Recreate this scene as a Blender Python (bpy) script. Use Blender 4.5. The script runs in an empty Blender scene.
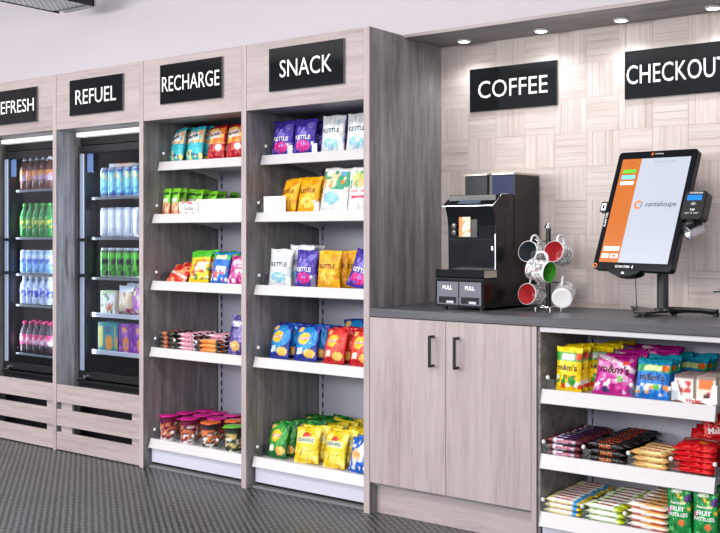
import bpy, math, random
from mathutils import Matrix, Vector
C = bpy.context.scene.collection
S = bpy.context.scene
PI = math.pi
R = math.radians
random.seed(7)

# ------------------------------------------------------------ camera, light
cd = bpy.data.cameras.new('camera'); cam = bpy.data.objects.new('camera', cd); C.objects.link(cam)
cam.location = (2.749, -3.7085, 1.2531)
cam.rotation_euler = (PI/2, 0, 0.6471)
cd.sensor_width = 36; cd.lens = 1023.5/720*36
cd.shift_x = 0; cd.shift_y = -(266.5-236.0)/720
cd.clip_start = .05
S.camera = cam
S.view_settings.view_transform = 'Standard'; S.view_settings.look = 'None'
S.view_settings.gamma = 1; S.view_settings.use_curve_mapping = False
S.view_settings.exposure = 0.0
wd = bpy.data.worlds.new('world'); S.world = wd; wd.use_nodes = True
wd.node_tree.nodes['Background'].inputs[0].default_value = (.93, .94, 1, 1)
wd.node_tree.nodes['Background'].inputs[1].default_value = .78

def area(name, loc, target, sx, sy, power, col=(1, 1, 1)):
    l = bpy.data.lights.new(name, 'AREA'); l.shape = 'RECTANGLE'; l.size = sx; l.size_y = sy
    l.energy = power; l.color = col
    o = bpy.data.objects.new(name, l); C.objects.link(o); o.location = loc
    d = Vector(target)-Vector(loc); o.rotation_euler = d.to_track_quat('-Z', 'Y').to_euler()
    return o
area('added_front_light', (-3.2, -5.9, 2.02), (-.6, 0, .9), 4.6, .8, 215, (1, .985, .98))  # added soft area light at front left; no window exists there
area('added_front_light', (2.6, -5.9, 2.02), (.6, 0, .9), 2.6, .8, 90, (1, .98, .97))  # second added area light, front right, likewise without a window
for lx in (-4.2, -1.4, 1.4):
    area('ceiling_lamp', (lx, -2.1, 3.0), (lx, -2.1, 0), 1.5, .6, 46, (1, .97, .97))

# ------------------------------------------------------------ helpers
def s2l(c):
    return tuple((x/12.92 if x <= .04045 else ((x+.055)/1.055)**2.4) for x in c[:3])
def rgb(r, g, b): return s2l((r/255, g/255, b/255))

def mat(name, col, rough=.5, metal=0, **k):
    m = bpy.data.materials.new(name); m.use_nodes = True
    b = m.node_tree.nodes['Principled BSDF']
    b.inputs['Base Color'].default_value = (*rgb(*col), 1)
    b.inputs['Roughness'].default_value = rough; b.inputs['Metallic'].default_value = metal
    if 'spec' in k: b.inputs['Specular IOR Level'].default_value = k['spec']
    if 'emit' in k:
        b.inputs['Emission Color'].default_value = (*rgb(*k.get('ecol', col)), 1)
        b.inputs['Emission Strength'].default_value = k['emit']
    # faint procedural unevenness of the gloss
    nt = m.node_tree; tc = nt.nodes.new('ShaderNodeTexCoord'); n = nt.nodes.new('ShaderNodeTexNoise')
    n.inputs['Scale'].default_value = k.get('ns', 18)
    nt.links.new(tc.outputs['Object'], n.inputs['Vector'])
    mr = nt.nodes.new('ShaderNodeMapRange'); mr.inputs['To Min'].default_value = max(.02, rough-.05); mr.inputs['To Max'].default_value = rough+.05
    nt.links.new(n.outputs['Fac'], mr.inputs['Value']); nt.links.new(mr.outputs['Result'], b.inputs['Roughness'])
    return m

def wood(name, dark, mid, light, axis, rough=.5, across=38, bump=.15, tint=False):
    """laminate wood, grain running along axis (0 x, 1 y, 2 z)"""
    m = bpy.data.materials.new(name); m.use_nodes = True; nt = m.node_tree; N = nt.nodes; L = nt.links
    b = N['Principled BSDF']; b.inputs['Roughness'].default_value = rough
    tc = N.new('ShaderNodeTexCoord')
    oi = N.new('ShaderNodeObjectInfo'); cmb = N.new('ShaderNodeVectorMath'); cmb.operation = 'SCALE'; cmb.inputs[0].default_value = (7, 5, 9)
    L.new(oi.outputs['Random'], cmb.inputs['Scale'])
    ad = N.new('ShaderNodeVectorMath'); ad.operation = 'ADD'
    L.new(tc.outputs['Object'], ad.inputs[0]); L.new(cmb.outputs[0], ad.inputs[1])
    def noise(sc_across, sc_along, det, dist=0):
        mp = N.new('ShaderNodeMapping'); s = [sc_across]*3; s[axis] = sc_along
        mp.inputs['Scale'].default_value = s; L.new(ad.outputs[0], mp.inputs['Vector'])
        n = N.new('ShaderNodeTexNoise'); n.inputs['Scale'].default_value = 1; n.inputs['Detail'].default_value = det
        n.inputs['Roughness'].default_value = .62; n.inputs['Distortion'].default_value = dist
        L.new(mp.outputs[0], n.inputs['Vector']); return n.outputs['Fac']
    f1 = noise(across, 2.2, 6, .4); f2 = noise(9, .9, 3, .8); f3 = noise(across*4, 9, 3)
    def mix(a, b_, f):
        x = N.new('ShaderNodeMix'); x.data_type = 'FLOAT'; x.inputs[0].default_value = f
        L.new(a, x.inputs[2]); L.new(b_, x.inputs[3]); return x.outputs[0]
    v = mix(mix(f1, f2, .42), f3, .2)
    cr = N.new('ShaderNodeValToRGB'); L.new(v, cr.inputs[0])
    e = cr.color_ramp.elements
    e[0].position = .30; e[0].color = (*rgb(*dark), 1); e[1].position = .68; e[1].color = (*rgb(*light), 1)
    x = e.new(.48); x.color = (*rgb(*mid), 1)
    out = cr.outputs[0]
    if tint:
        at = N.new('ShaderNodeAttribute'); at.attribute_name = 'Col'
        mx = N.new('ShaderNodeMix'); mx.data_type = 'RGBA'; mx.blend_type = 'MULTIPLY'; mx.inputs[0].default_value = 1
        L.new(out, mx.inputs[6]); L.new(at.outputs['Color'], mx.inputs[7]); out = mx.outputs[2]
    L.new(out, b.inputs['Base Color'])
    bp = N.new('ShaderNodeBump'); bp.inputs['Strength'].default_value = bump; bp.inputs['Distance'].default_value = .002
    L.new(v, bp.inputs['Height']); L.new(bp.outputs[0], b.inputs['Normal'])
    return m

M = {}
FL = ((146, 132, 132), (176, 163, 163), (196, 184, 183))
M['oak_h'] = wood('pale_grey_oak_across', *FL, 0)
M['oak_v'] = wood('pale_grey_oak_upright', *FL, 2)
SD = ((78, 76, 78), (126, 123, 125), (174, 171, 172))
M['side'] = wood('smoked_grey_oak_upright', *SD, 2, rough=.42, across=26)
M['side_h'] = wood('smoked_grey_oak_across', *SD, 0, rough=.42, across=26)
TL = ((178, 164, 158), (208, 197, 192), (226, 218, 214))
M['tile_h'] = wood('parquet_across', *TL, 0, across=55, tint=True)
M['tile_v'] = wood('parquet_upright', *TL, 2, across=55, tint=True)
M['worktop'] = wood('charcoal_worktop', (58, 59, 64), (80, 81, 87), (104, 105, 112), 0, rough=.38, across=60, bump=.05)
M['wall'] = mat('white_wall_paint', (220, 214, 219), .85)
M['ceil'] = mat('ceiling_paint', (236, 234, 236), .9)
M['metal_w'] = mat('white_enamelled_steel', (208, 206, 208), .35)
M['back'] = mat('grey_lilac_steel_back', (206, 208, 224), .45)
M['slot'] = mat('dark_slot', (38, 40, 48), .6)
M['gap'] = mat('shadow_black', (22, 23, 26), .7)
M['kick'] = mat('grey_base_strip', (120, 122, 124), .5)
M['black'] = mat('black_plastic', (20, 21, 24), .32)
M['black_gloss'] = mat('black_gloss', (9, 14, 21), .12, spec=.3)
M['sign'] = mat('gloss_black_acrylic', (14, 18, 20), .07, ns=3, spec=.35)
M['white_letter'] = mat('glowing_white_vinyl', (250, 250, 250), .45, emit=.12)  # faint emission added to brighten the letters, which are not lit
M['silver'] = mat('brushed_aluminium', (196, 200, 208), .28, 1)
M['stile'] = mat('pale_blue_anodised', (158, 170, 196), .3, .2)
M['chrome'] = mat('chrome', (225, 225, 228), .12, 1)
M['dark_side'] = mat('machine_side_lacquer', (22, 20, 19), .2, spec=.35)
M['hopper_l'] = mat('smoked_hopper', (60, 62, 66), .4, spec=.2)
M['hopper_r'] = mat('blue_smoked_hopper', (36, 48, 84), .4, spec=.2)
M['drawer'] = mat('grey_drawer_plastic', (108, 110, 122), .45)
M['warm_strip'] = mat('champagne_strip', (200, 192, 178), .3, .6)
M['white_ceramic'] = mat('white_ceramic', (238, 238, 238), .18)
M['mug_red'] = mat('red_glaze', (208, 70, 78), .2)
M['mug_green'] = mat('green_glaze', (70, 160, 52), .2)
M['mug_grey'] = mat('slate_glaze', (70, 78, 84), .2)
M['screen_grey'] = mat('screen_pale_field', (150, 156, 168), .2, emit=.36, ecol=(225, 232, 245))
M['screen_orange'] = mat('screen_orange_field', (170, 92, 34), .2, emit=.36, ecol=(214, 118, 44))
M['screen_green'] = mat('screen_green_button', (90, 180, 50), .2, emit=.6)
M['screen_blue'] = mat('screen_blue_button', (110, 190, 220), .2, emit=.6)
M['screen_white'] = mat('screen_white_button', (245, 235, 230), .2, emit=.7)
M['screen_ink'] = mat('screen_ink', (70, 72, 84), .3)
M['logo_orange'] = mat('logo_orange', (230, 120, 30), .3, emit=.3)
M['lcd'] = mat('lcd_blue', (14, 100, 190), .2, emit=.5, ecol=(30, 150, 240))
M['lamp'] = mat('lamp_lens', (255, 255, 255), .3, emit=14)
M['led'] = mat('led_strip', (225, 236, 255), .3, emit=3)
M['canopy'] = mat('glowing_white_canopy', (250, 250, 252), .3, emit=.55)  # plain white trim, no lamp; emission added to make it bright
M['card'] = mat('white_card', (246, 244, 246), .6)
M['clip'] = mat('white_clip', (240, 240, 240), .3)
M['leaf'] = mat('grey_green_leaf', (96, 112, 84), .5)
M['terracotta'] = mat('planter_grey', (90, 90, 92), .6)
M['dark_glass_int'] = mat('fridge_liner', (12, 13, 16), .4)
M['sticker'] = mat('pale_blue_sticker', (150, 175, 215), .3)
M['mesh_lamp'] = mat('grey_lamp_body', (176, 178, 182), .4)
M['diffuser'] = mat('lamp_diffuser', (222, 222, 226), .4, emit=.45)

def glass(name, alpha, col=(255, 255, 255), rough=.03, fk=.9):
    m = bpy.data.materials.new(name); m.use_nodes = True; nt = m.node_tree; N = nt.nodes; L = nt.links
    N.remove(N['Principled BSDF'])
    t = N.new('ShaderNodeBsdfTransparent'); g = N.new('ShaderNodeBsdfGlossy'); g.inputs['Roughness'].default_value = rough
    t.inputs[0].default_value = (*rgb(*col), 1)
    fr = N.new('ShaderNodeFresnel'); fr.inputs[0].default_value = 1.45
    ma = N.new('ShaderNodeMath'); ma.operation = 'MULTIPLY_ADD'; ma.inputs[1].default_value = fk; ma.inputs[2].default_value = alpha
    L.new(fr.outputs[0], ma.inputs[0])
    mx = N.new('ShaderNodeMixShader'); mx.inputs[0].default_value = alpha; L.new(t.outputs[0], mx.inputs[1]); L.new(g.outputs[0], mx.inputs[2])
    L.new(mx.outputs[0], N['Material Output'].inputs[0]); return m
M['acrylic'] = glass('clear_acrylic', .09, (244, 248, 249), .22)
M['door_glass'] = glass('door_glass', .05, (235, 240, 248), fk=.3)

def printed(name, rough, bump, metal=0, scale=60):
    m = bpy.data.materials.new(name); m.use_nodes = True; nt = m.node_tree; N = nt.nodes; L = nt.links
    b = N['Principled BSDF']; b.inputs['Roughness'].default_value = rough; b.inputs['Metallic'].default_value = metal
    a = N.new('ShaderNodeAttribute'); a.attribute_name = 'Col'; L.new(a.outputs['Color'], b.inputs['Base Color'])
    tc = N.new('ShaderNodeTexCoord'); n = N.new('ShaderNodeTexNoise'); n.inputs['Scale'].default_value = scale; n.inputs['Detail'].default_value = 2
    L.new(tc.outputs['Object'], n.inputs['Vector'])
    bp = N.new('ShaderNodeBump'); bp.inputs['Strength'].default_value = bump; bp.inputs['Distance'].default_value = .01
    L.new(n.outputs['Fac'], bp.inputs['Height']); L.new(bp.outputs[0], b.inputs['Normal'])
    return m
M['foil'] = printed('printed_foil', .22, .8, .1, 48)
M['paper'] = printed('printed_card', .5, .03)
M['tin'] = printed('printed_tin', .25, .03, .25)
M['plastic'] = printed('printed_plastic', .2, .03)
M['mug_print'] = printed('printed_glaze', .2, .0)

# rubber stud floor
def floor_mat():
    m = bpy.data.materials.new('studded_rubber_floor'); m.use_nodes = True; nt = m.node_tree; N = nt.nodes; L = nt.links
    b = N['Principled BSDF']; b.inputs['Roughness'].default_value = .36
    tc = N.new('ShaderNodeTexCoord'); mp = N.new('ShaderNodeMapping')
    mp.inputs['Rotation'].default_value = (0, 0, R(38)); mp.inputs['Scale'].default_value = (36, 36, 36)
    L.new(tc.outputs['Object'], mp.inputs['Vector'])
    v = N.new('ShaderNodeTexVoronoi'); v.voronoi_dimensions = '2D'; v.inputs['Scale'].default_value = 1; v.inputs['Randomness'].default_value = .12
    L.new(mp.outputs[0], v.inputs['Vector'])
    mr = N.new('ShaderNodeMapRange'); mr.interpolation_type = 'SMOOTHSTEP'
    mr.inputs['From Min'].default_value = .18; mr.inputs['From Max'].default_value = .42; mr.inputs['To Min'].default_value = 1; mr.inputs['To Max'].default_value = 0
    L.new(v.outputs['Distance'], mr.inputs['Value'])
    n = N.new('ShaderNodeTexNoise'); n.inputs['Scale'].default_value = 2.2; n.inputs['Detail'].default_value = 4
    L.new(tc.outputs['Object'], n.inputs['Vector'])
    cr = N.new('ShaderNodeValToRGB'); L.new(mr.outputs[0], cr.inputs[0])
    cr.color_ramp.elements[0].color = (*rgb(46, 48, 47), 1); cr.color_ramp.elements[1].color = (*rgb(128, 132, 128), 1)
    mx = N.new('ShaderNodeMix'); mx.data_type = 'RGBA'; mx.blend_type = 'MULTIPLY'; mx.inputs[0].default_value = .5
    cr2 = N.new('ShaderNodeValToRGB'); L.new(n.outputs['Fac'], cr2.inputs[0])
    cr2.color_ramp.elements[0].position = .3; cr2.color_ramp.elements[0].color = (.6, .6, .6, 1); cr2.color_ramp.elements[1].position = .7; cr2.color_ramp.elements[1].color = (1, 1, 1, 1)
    L.new(cr.outputs[0], mx.inputs[6]); L.new(cr2.outputs[0], mx.inputs[7]); L.new(mx.outputs[2], b.inputs['Base Color'])
    bp = N.new('ShaderNodeBump'); bp.inputs['Strength'].default_value = .6; bp.inputs['Distance'].default_value = .004
    L.new(mr.outputs[0], bp.inputs['Height']); L.new(bp.outputs[0], b.inputs['Normal'])
    return m
M['floor'] = floor_mat()

class MB:
    def __init__(s): s.v = []; s.f = []; s.m = []; s.c = []; s.sm = []
    def add(s, vs, fs, mi=0, col=(1, 1, 1), smooth=False, cols=None):
        b = len(s.v); s.v += [tuple(p) for p in vs]
        s.c += list(cols) if cols else [col]*len(vs)
        for f in fs: s.f.append(tuple(b+i for i in f)); s.m.append(mi); s.sm.append(smooth)
        return s
    def box(s, x0, x1, y0, y1, z0, z1, c=0, mi=0, col=(1, 1, 1)):
        if c <= 0:
            vs = [(x, y, z) for x in (x0, x1) for y in (y0, y1) for z in (z0, z1)]
            fs = [(0, 1, 3, 2), (4, 6, 7, 5), (0, 4, 5, 1), (2, 3, 7, 6), (0, 2, 6, 4), (1, 5, 7, 3)]
            return s.add(vs, fs, mi, col)
        c = min(c, abs(x1-x0)*.45, abs(y1-y0)*.45, abs(z1-z0)*.45)
        vs = []; idx = {}
        for i in (0, 1):
            for j in (0, 1):
                for k in (0, 1):
                    p = [(x0, x1)[i], (y0, y1)[j], (z0, z1)[k]]; sg = [(1, -1)[i], (1, -1)[j], (1, -1)[k]]
                    for a in range(3):
                        q = list(p)
                        for b in range(3):
                            if b != a: q[b] += sg[b]*c
                        idx[(i, j, k, a)] = len(vs); vs.append(q)
        fs = []
        for a in range(3):
            o = [t for t in range(3) if t != a]
            for e in (0, 1):
                loop = []
                for (p, q) in ((0, 0), (1, 0), (1, 1), (0, 1)):
                    k = [0, 0, 0]; k[a] = e; k[o[0]] = p; k[o[1]] = q; loop.append(idx[(*k, a)])
                if (e == 0) == (a != 1): loop.reverse()
                fs.append(loop)
        for a in range(3):              # edges along axis a
            o = [t for t in range(3) if t != a]
            for p in (0, 1):
                for q in (0, 1):
                    k0 = [0, 0, 0]; k0[o[0]] = p; k0[o[1]] = q; k1 = list(k0); k1[a] = 1
                    l = [idx[(*k0, o[0])], idx[(*k1, o[0])], idx[(*k1, o[1])], idx[(*k0, o[1])]]
                    if (p == q) == (a != 1): l.reverse()
                    fs.append(l)
        for i in (0, 1):
            for j in (0, 1):
                for k in (0, 1):
                    l = [idx[(i, j, k, 0)], idx[(i, j, k, 1)], idx[(i, j, k, 2)]]
                    if (i+j+k) % 2 == 0: l.reverse()
                    fs.append(l)
        return s.add(vs, fs, mi, col)
    def prism(s, poly, axis, a, b, mi=0, col=(1, 1, 1)):
        n = len(poly); vs = []
        for t in (a, b):
            for p in poly:
                q = list(p); q.insert(axis, t); vs.append(q)
        fs = [tuple(range(n)), tuple(range(2*n-1, n-1, -1))]+[(i, n+i, n+(i+1) % n, (i+1) % n) for i in range(n)]
        return s.add(vs, fs, mi, col)
    def cyl(s, p0, p1, r0, r1=None, n=16, mi=0, col=(1, 1, 1), cap=True):
        r1 = r0 if r1 is None else r1
        p0 = Vector(p0); p1 = Vector(p1); d = (p1-p0).normalized()
        u = d.orthogonal().normalized(); w = d.cross(u)
        vs = [p+u*math.cos(2*PI*i/n)*r+w*math.sin(2*PI*i/n)*r for p, r in ((p0, r0), (p1, r1)) for i in range(n)]
        s.add(vs, [(i, (i+1) % n, n+(i+1) % n, n+i) for i in range(n)], mi, col, True)
        if cap:
            s.add(vs[:n], [tuple(range(n-1, -1, -1))], mi, col); s.add(vs[n:], [tuple(range(n))], mi, col)
        return s
    def tube(s, pts, r, n=8, mi=0, col=(1, 1, 1), flat=None):
        pts = [Vector(p) for p in pts]; vs = []; up = None
        for i, p in enumerate(pts):
            d = (pts[min(i+1, len(pts)-1)]-pts[max(i-1, 0)]).normalized()
            if up is None: up = d.orthogonal().normalized()
            up = (up-d*up.dot(d)).normalized(); w = d.cross(up)
            rr = r[i] if isinstance(r, (list, tuple)) else r
            for k in range(n):
                a = 2*PI*k/n; vs.append(p+up*math.cos(a)*rr+w*math.sin(a)*rr*(flat or 1))
        fs = [(i*n+k, i*n+(k+1) % n, (i+1)*n+(k+1) % n, (i+1)*n+k) for i in range(len(pts)-1) for k in range(n)]
        fs += [tuple(range(n-1, -1, -1)), tuple(range((len(pts)-1)*n, len(pts)*n))]
        return s.add(vs, fs, mi, col, True)
    def lathe(s, prof, n=16, mi=0, col=(1, 1, 1), cols=None, c=(0, 0, 0), colf=None, caps=(1, 1)):
        """prof: list of (r, z)"""
        vs = []; cs = []
        for j, (r, z) in enumerate(prof):
            for i in range(n):
                a = 2*PI*i/n-PI/2; vs.append((c[0]+r*math.cos(a), c[1]+r*math.sin(a), c[2]+z))
                cs.append(colf(i/n, z) if colf else (cols[j] if cols else col))
        fs = [(j*n+i, j*n+(i+1) % n, (j+1)*n+(i+1) % n, (j+1)*n+i) for j in range(len(prof)-1) for i in range(n)]
        if caps[0] and prof[0][0] > 1e-5: fs.append(tuple(range(n-1, -1, -1)))
        if caps[1] and prof[-1][0] > 1e-5: fs.append(tuple(range((len(prof)-1)*n, len(prof)*n)))
        return s.add(vs, fs, mi, col, True, cs)
    def text(s, body, size, fn, mi=0, col=(1, 1, 1), sx=1, bold=0):
        """fn maps the letter plane (x right, y up; centred) into 3D"""
        for (vs, fs) in text_data(body, bold): s.add([fn(x*size*sx, y*size) for x, y in vs], fs, mi, col)
        return s
    def xf(s, mtx):
        s.v = [tuple(mtx @ Vector(p)) for p in s.v]; return s
    def mesh(s, name, mats):
        me = bpy.data.meshes.new(name); me.from_pydata(s.v, [], s.f); me.update()
        for m in (mats if isinstance(mats, (list, tuple)) else [mats]): me.materials.append(m)
        me.polygons.foreach_set('material_index', s.m); me.polygons.foreach_set('use_smooth', s.sm)
        at = me.color_attributes.new('Col', 'FLOAT_COLOR', 'POINT')
        at.data.foreach_set('color', [x for c in s.c for x in (*c[:3], 1)])
        return me
    def build(s, name, mats, parent=None, loc=None):
        o = bpy.data.objects.new(name, s.mesh(name, mats)); C.objects.link(o)
        if parent: o.parent = parent
        if loc: o.location = loc
        return o

_td = {}
def text_data(body, bold=0):
    if (body, bold) in _td: return _td[(body, bold)]
    cu = bpy.data.curves.new('t', 'FONT'); cu.body = body; cu.size = 1; cu.align_x = 'CENTER'; cu.align_y = 'CENTER'; cu.resolution_u = 3
    cu.offset = bold
    ob = bpy.data.objects.new('t', cu); C.objects.link(ob)
    bpy.context.view_layer.update()
    me = bpy.data.meshes.new_from_object(ob.evaluated_get(bpy.context.evaluated_depsgraph_get()))
    vs = [(v.co.x, v.co.y) for v in me.vertices]; fs = [tuple(p.vertices) for p in me.polygons]
    xs = [v[0] for v in vs]; ys = [v[1] for v in vs]; cx = (min(xs)+max(xs))/2; cy = (min(ys)+max(ys))/2
    vs = [(x-cx, y-cy) for x, y in vs]
    bpy.data.objects.remove(ob); bpy.data.curves.remove(cu); bpy.data.meshes.remove(me)
    _td[(body, bold)] = [(vs, fs)]
    return _td[(body, bold)]
def text_w(body, bold=0):
    vs = text_data(body, bold)[0][0]; return max(v[0] for v in vs)*2, max(v[1] for v in vs)*2

def thing(name, label, cat, loc=(0, 0, 0), rz=0, group=None):
    o = bpy.data.objects.new(name, None); C.objects.link(o); o.empty_display_size = .1
    o.location = loc; o.rotation_euler = (0, 0, rz); return tag(o, label, cat, group)
def tag(o, label, cat, group=None):
    o['label'] = label; o['category'] = cat
    if group: o['group'] = group
    return o
def struct(o): o['kind'] = 'structure'; return o
ORD = ['', 'first', 'second', 'third', 'fourth', 'fifth', 'sixth', 'seventh', 'eighth', 'ninth', 'tenth', 'eleventh', 'twelfth']

W = .761; PT = .033
# ------------------------------------------------------------ setting
struct(MB().box(-7, 5, -6.5, .9, -.05, 0).build('floor', M['floor']))
struct(MB().box(-7, 5, .66, .76, 0, 3.2).build('wall_back', M['wall']))
struct(MB().box(-7.1, -7, -6.5, .9, 0, 3.2).build('wall_left', M['wall']))
struct(MB().box(5, 5.1, -6.5, .9, 0, 3.2).build('wall_right', M['wall']))
struct(MB().box(-7, 5, -6.5, .9, 3.2, 3.3).build('ceiling', M['ceil']))

# parquet-clad panel behind the counter
TS = .155
cl = thing('parquet_cladding', 'pale wood parquet cladding in a basket pattern behind the coffee counter', 'wall panel', (0, .6, .928))
MB().box(0, 2.17, .012, .055, 0, 1.262).build('backing_board', M['tile_h'], cl)
rows = 9
for i in range(14):
    for j in range(rows):
        z1 = 1.262-j*TS; z0 = max(z1-TS, .001)
        if z1 <= .01: continue
        x0 = i*TS; x1 = x0+TS
        vert = (i+j) % 2 == 0
        mb = MB(); n = 5
        for k in range(n):
            t = .95+random.random()*.05; w_ = random.random()*.03
            c = (t+.01, t-w_*.5, t-w_)
            d = random.uniform(0, .0012)
            if vert: mb.box(x0+k*TS/n+.0002, x0+(k+1)*TS/n-.0002, d, .012, z0+.0002, z1-.0002, .0005, 0, c)
            else:
                a = z0+(z1-z0)*k/n; b = z0+(z1-z0)*(k+1)/n
                mb.box(x0+.0005, x1-.0005, d, .012, a+.0002, b-.0002, .0005, 0, c)
        mb.build('wood_tile', M['tile_v' if vert else 'tile_h'], cl)

# ------------------------------------------------------------ cabinetry
ZTOP = 2.2; ZH = 1.874
def carcass(k, name, label, words):
    """k = index of the right-hand edge (0..4); bay spans -(k+1)W .. -kW ; left panel belongs to the bay"""
    x0 = -(k+1)*W; x1 = -k*W
    t = thing(name, label, 'shelving' if k < 2 else 'fridge housing', (x0, 0, 0))
    a = 0; b = W-PT
    return t, x0
def side(t, x, y1=.62):
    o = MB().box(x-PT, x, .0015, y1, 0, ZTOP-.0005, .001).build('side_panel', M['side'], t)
    MB().box(x-PT+.0005, x-.0005, 0, .0015, 0, ZTOP-.001).build('edge_strip', M['oak_v'], o)
bays = []
def housing(k, label):
    x0 = -(k+1)*W
    t = thing('shelving_bay' if k < 2 else 'fridge_housing', label, 'shelving' if k < 2 else 'fridge housing', (x0, 0, 0))
    side(t, 0)
    if k == 0: side(t, W)
    a, b = .0008, W-PT-.0008
    MB().box(a, b, .001, .02, ZH, ZTOP-.001, .001).build('header_board', M['oak_h'], t)
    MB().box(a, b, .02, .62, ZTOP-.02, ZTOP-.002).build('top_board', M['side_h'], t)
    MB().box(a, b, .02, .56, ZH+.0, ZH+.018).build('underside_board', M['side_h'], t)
    return t

def shelf_obj(t, z, yf, yb, a, b, rail, tag_txt=None):
    """steel shelf: deck, sloped ticket rail, brackets"""
    mb = MB().box(a, b, yf+.012, yb, z-.028, z-.003, .001)
    sh = mb.build('shelf', M['metal_w'], t)
    pr = [(yf+.014, z+.004), (yf+.004, z+.004), (yf-.012, z-rail), (yf-.008, z-rail-.003), (yf+.014, z-rail+.004)]
    MB().prism(pr, 0, a-.0, b).build('ticket_rail', M['metal_w'], sh)
    # end caps of the rail
    for x in (a-.002, b-.001):
        e = MB(); e.prism([(yf+.016, z+.006), (yf+.002, z+.006), (yf-.014, z-rail-.001), (yf-.008, z-rail-.005), (yf+.016, z-rail+.002)], 0, x, x+.003)
        e.build('rail_end_cap', M['metal_w'], sh)
    for x in (a+.012, b-.016):
        p = [(yf+.20, z-.029), (yb, z-.029), (yb, z-.085)]
        for q in range(1, 8):
            s = q/8; p.append((yb-(yb-yf-.20)*s, z-.085+.040*s**.6+.014*s))
        MB().prism(p, 0, x, x+.003).build('bracket', M['metal_w'], sh)
    return sh

def gondola(t, a, b, yb, zlow, ztop):
    MB().box(a, b, yb, yb+.008, .02, ztop).build('back_panel', M['back'], t)
    for x in (a, b-.018):
        u = MB().box(x, x+.018, yb-.022, yb-.0005, .02, ztop, .001).build('upright', M['back'], t)
        s = MB(); n = int((ztop-.1)/.05)
        for i in range(n):
            z = .08+i*.05
            # slots also seen on the flank
            s.box(x+.0179, x+.0186, yb-.016, yb-.006, z, z+.028)
        s.build('slot_row', M['slot'], u)['kind'] = 'stuff'

def dividers(z, yf, xs, depth, where, right=None):
    for i, x in enumerate(xs):
        t = thing('shelf_divider', 'clear acrylic divider with white clip, %s from left, %s' % (ORD[i+1], where), 'divider', (x, yf, z), 0, 'acrylic dividers on the '+where)
        MB().prism([(.018, 0), (.018, .052), (.022, .058), (depth, .058), (depth, 0)], 0, -.0012, .0012).build('plate', M['acrylic'], t)
        MB().box(-.001, .032, .0165, .018, 0, .05).build('front_stop', M['acrylic'], t)
        c = MB(); c.box(-.006, .008, .012, .026, .046, .062, .004); c.build('clip', M['clip'], t)

SH = {'snack': [(1.655, .105), (1.368, .065), (1.005, .057), (.645, .050), (.150, .044)],
      'recharge': [(1.655, .105), (1.368, .065), (1.005, .055), (.645, .046), (.150, .040)]}
UNIT = {}
for k, nm in ((0, 'snack'), (1, 'recharge')):
    t = housing(k, 'tall grey oak shelving bay under the %s sign' % nm.upper()); UNIT[nm] = t
    a, b = .012, W-PT-.012
    gondola(t, .004, W-PT-.004, .585, 0, ZH)
    for i, (z, yf) in enumerate(SH[nm]):
        shelf_obj(t, z, yf, .56, a, b, .043 if i else .043)
    z, yf = SH[nm][4]
    MB().box(a+.004, b-.004, yf+.006, yf+.014, .028, z-.02, .001).build('kick_panel', M['back'], t)
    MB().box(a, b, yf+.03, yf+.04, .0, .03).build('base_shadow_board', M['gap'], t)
    MB().box(a, b, yf-.012, yf+.028, .0, .012, .001).build('base_strip', M['kick'], t)

# fridge housings with slatted plinth
for k, nm in ((2, 'REFUEL'), (3, 'REFRESH')):
    t = housing(k, 'grey oak housing with slatted plinth around the fridge under the %s sign' % nm)
    a, b = .001, W-PT-.001
    for z0, z1 in ((.006, .107), (.145, .241), (.282, .385)):
        MB().box(a, b, .002, .02, z0, z1, .0015).build('plank', M['oak_h'], t)
    for x0, x1 in ((.02, .118), (W-PT-.085, W-PT-.004)):
        MB().box(x0, x1, .0215, .038, .004, .38, .001).build('batten', M['oak_h'], t)

# ------------------------------------------------------------ signs
def sign(word, xc, y, z0, z1, w, xoff=0, size=None, tw=None, label=''):
    t = thing('sign', label, 'sign', (xc, y, z0))
    h = z1-z0
    MB().box(-w/2, w/2, -.008, 0, 0, h, .0008).build('sign_board', M['sign'], t)
    e = MB()
    for x0, x1, a, b in ((-w/2-.001, w/2+.001, -.001, 0), (-w/2-.001, w/2+.001, h, h+.001), (-w/2-.001, -w/2, 0, h), (w/2, w/2+.001, 0, h)):
        e.box(x0, x1, -.0085, 0, a, b)
    e.build('edge_trim', M['kick'], t)
    bw, bh = text_w(word, 0)
    mb = MB(); sz = size/bh
    mb.text(word, sz, lambda x, yy: (x+xoff, -.0095, h*.5+yy), sx=tw/(bw*sz), bold=0)
    mb.build('lettering', M['white_letter'], t)
    return t
sign('REFRESH', -2.685, -.001, 1.937, 2.143, .455, .0, .078, .40, 'glossy black sign reading REFRESH on the leftmost header, cut by the photo edge')
sign('REFUEL', -1.913, -.001, 1.944, 2.147, .465, 0, .083, .355, 'glossy black sign reading REFUEL on the oak header above the second fridge')
sign('RECHARGE', -1.149, -.001, 1.952, 2.159, .458, 0, .080, .425, 'glossy black sign reading RECHARGE on the oak header')
sign('SNACK', -.370, -.001, 1.953, 2.160, .460, 0, .083, .32, 'glossy black sign reading SNACK on the oak header')
sign('COFFEE', .403, .599, 1.855, 2.062, .464, 0, .083, .37, 'glossy black sign reading COFFEE on the parquet above the coffee machine')
sign('CHECKOUT', 1.194, .599, 1.854, 2.064, .464, -.003, .083, .44, 'glossy black sign reading CHECKOUT on the parquet above the payment kiosk')

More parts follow.
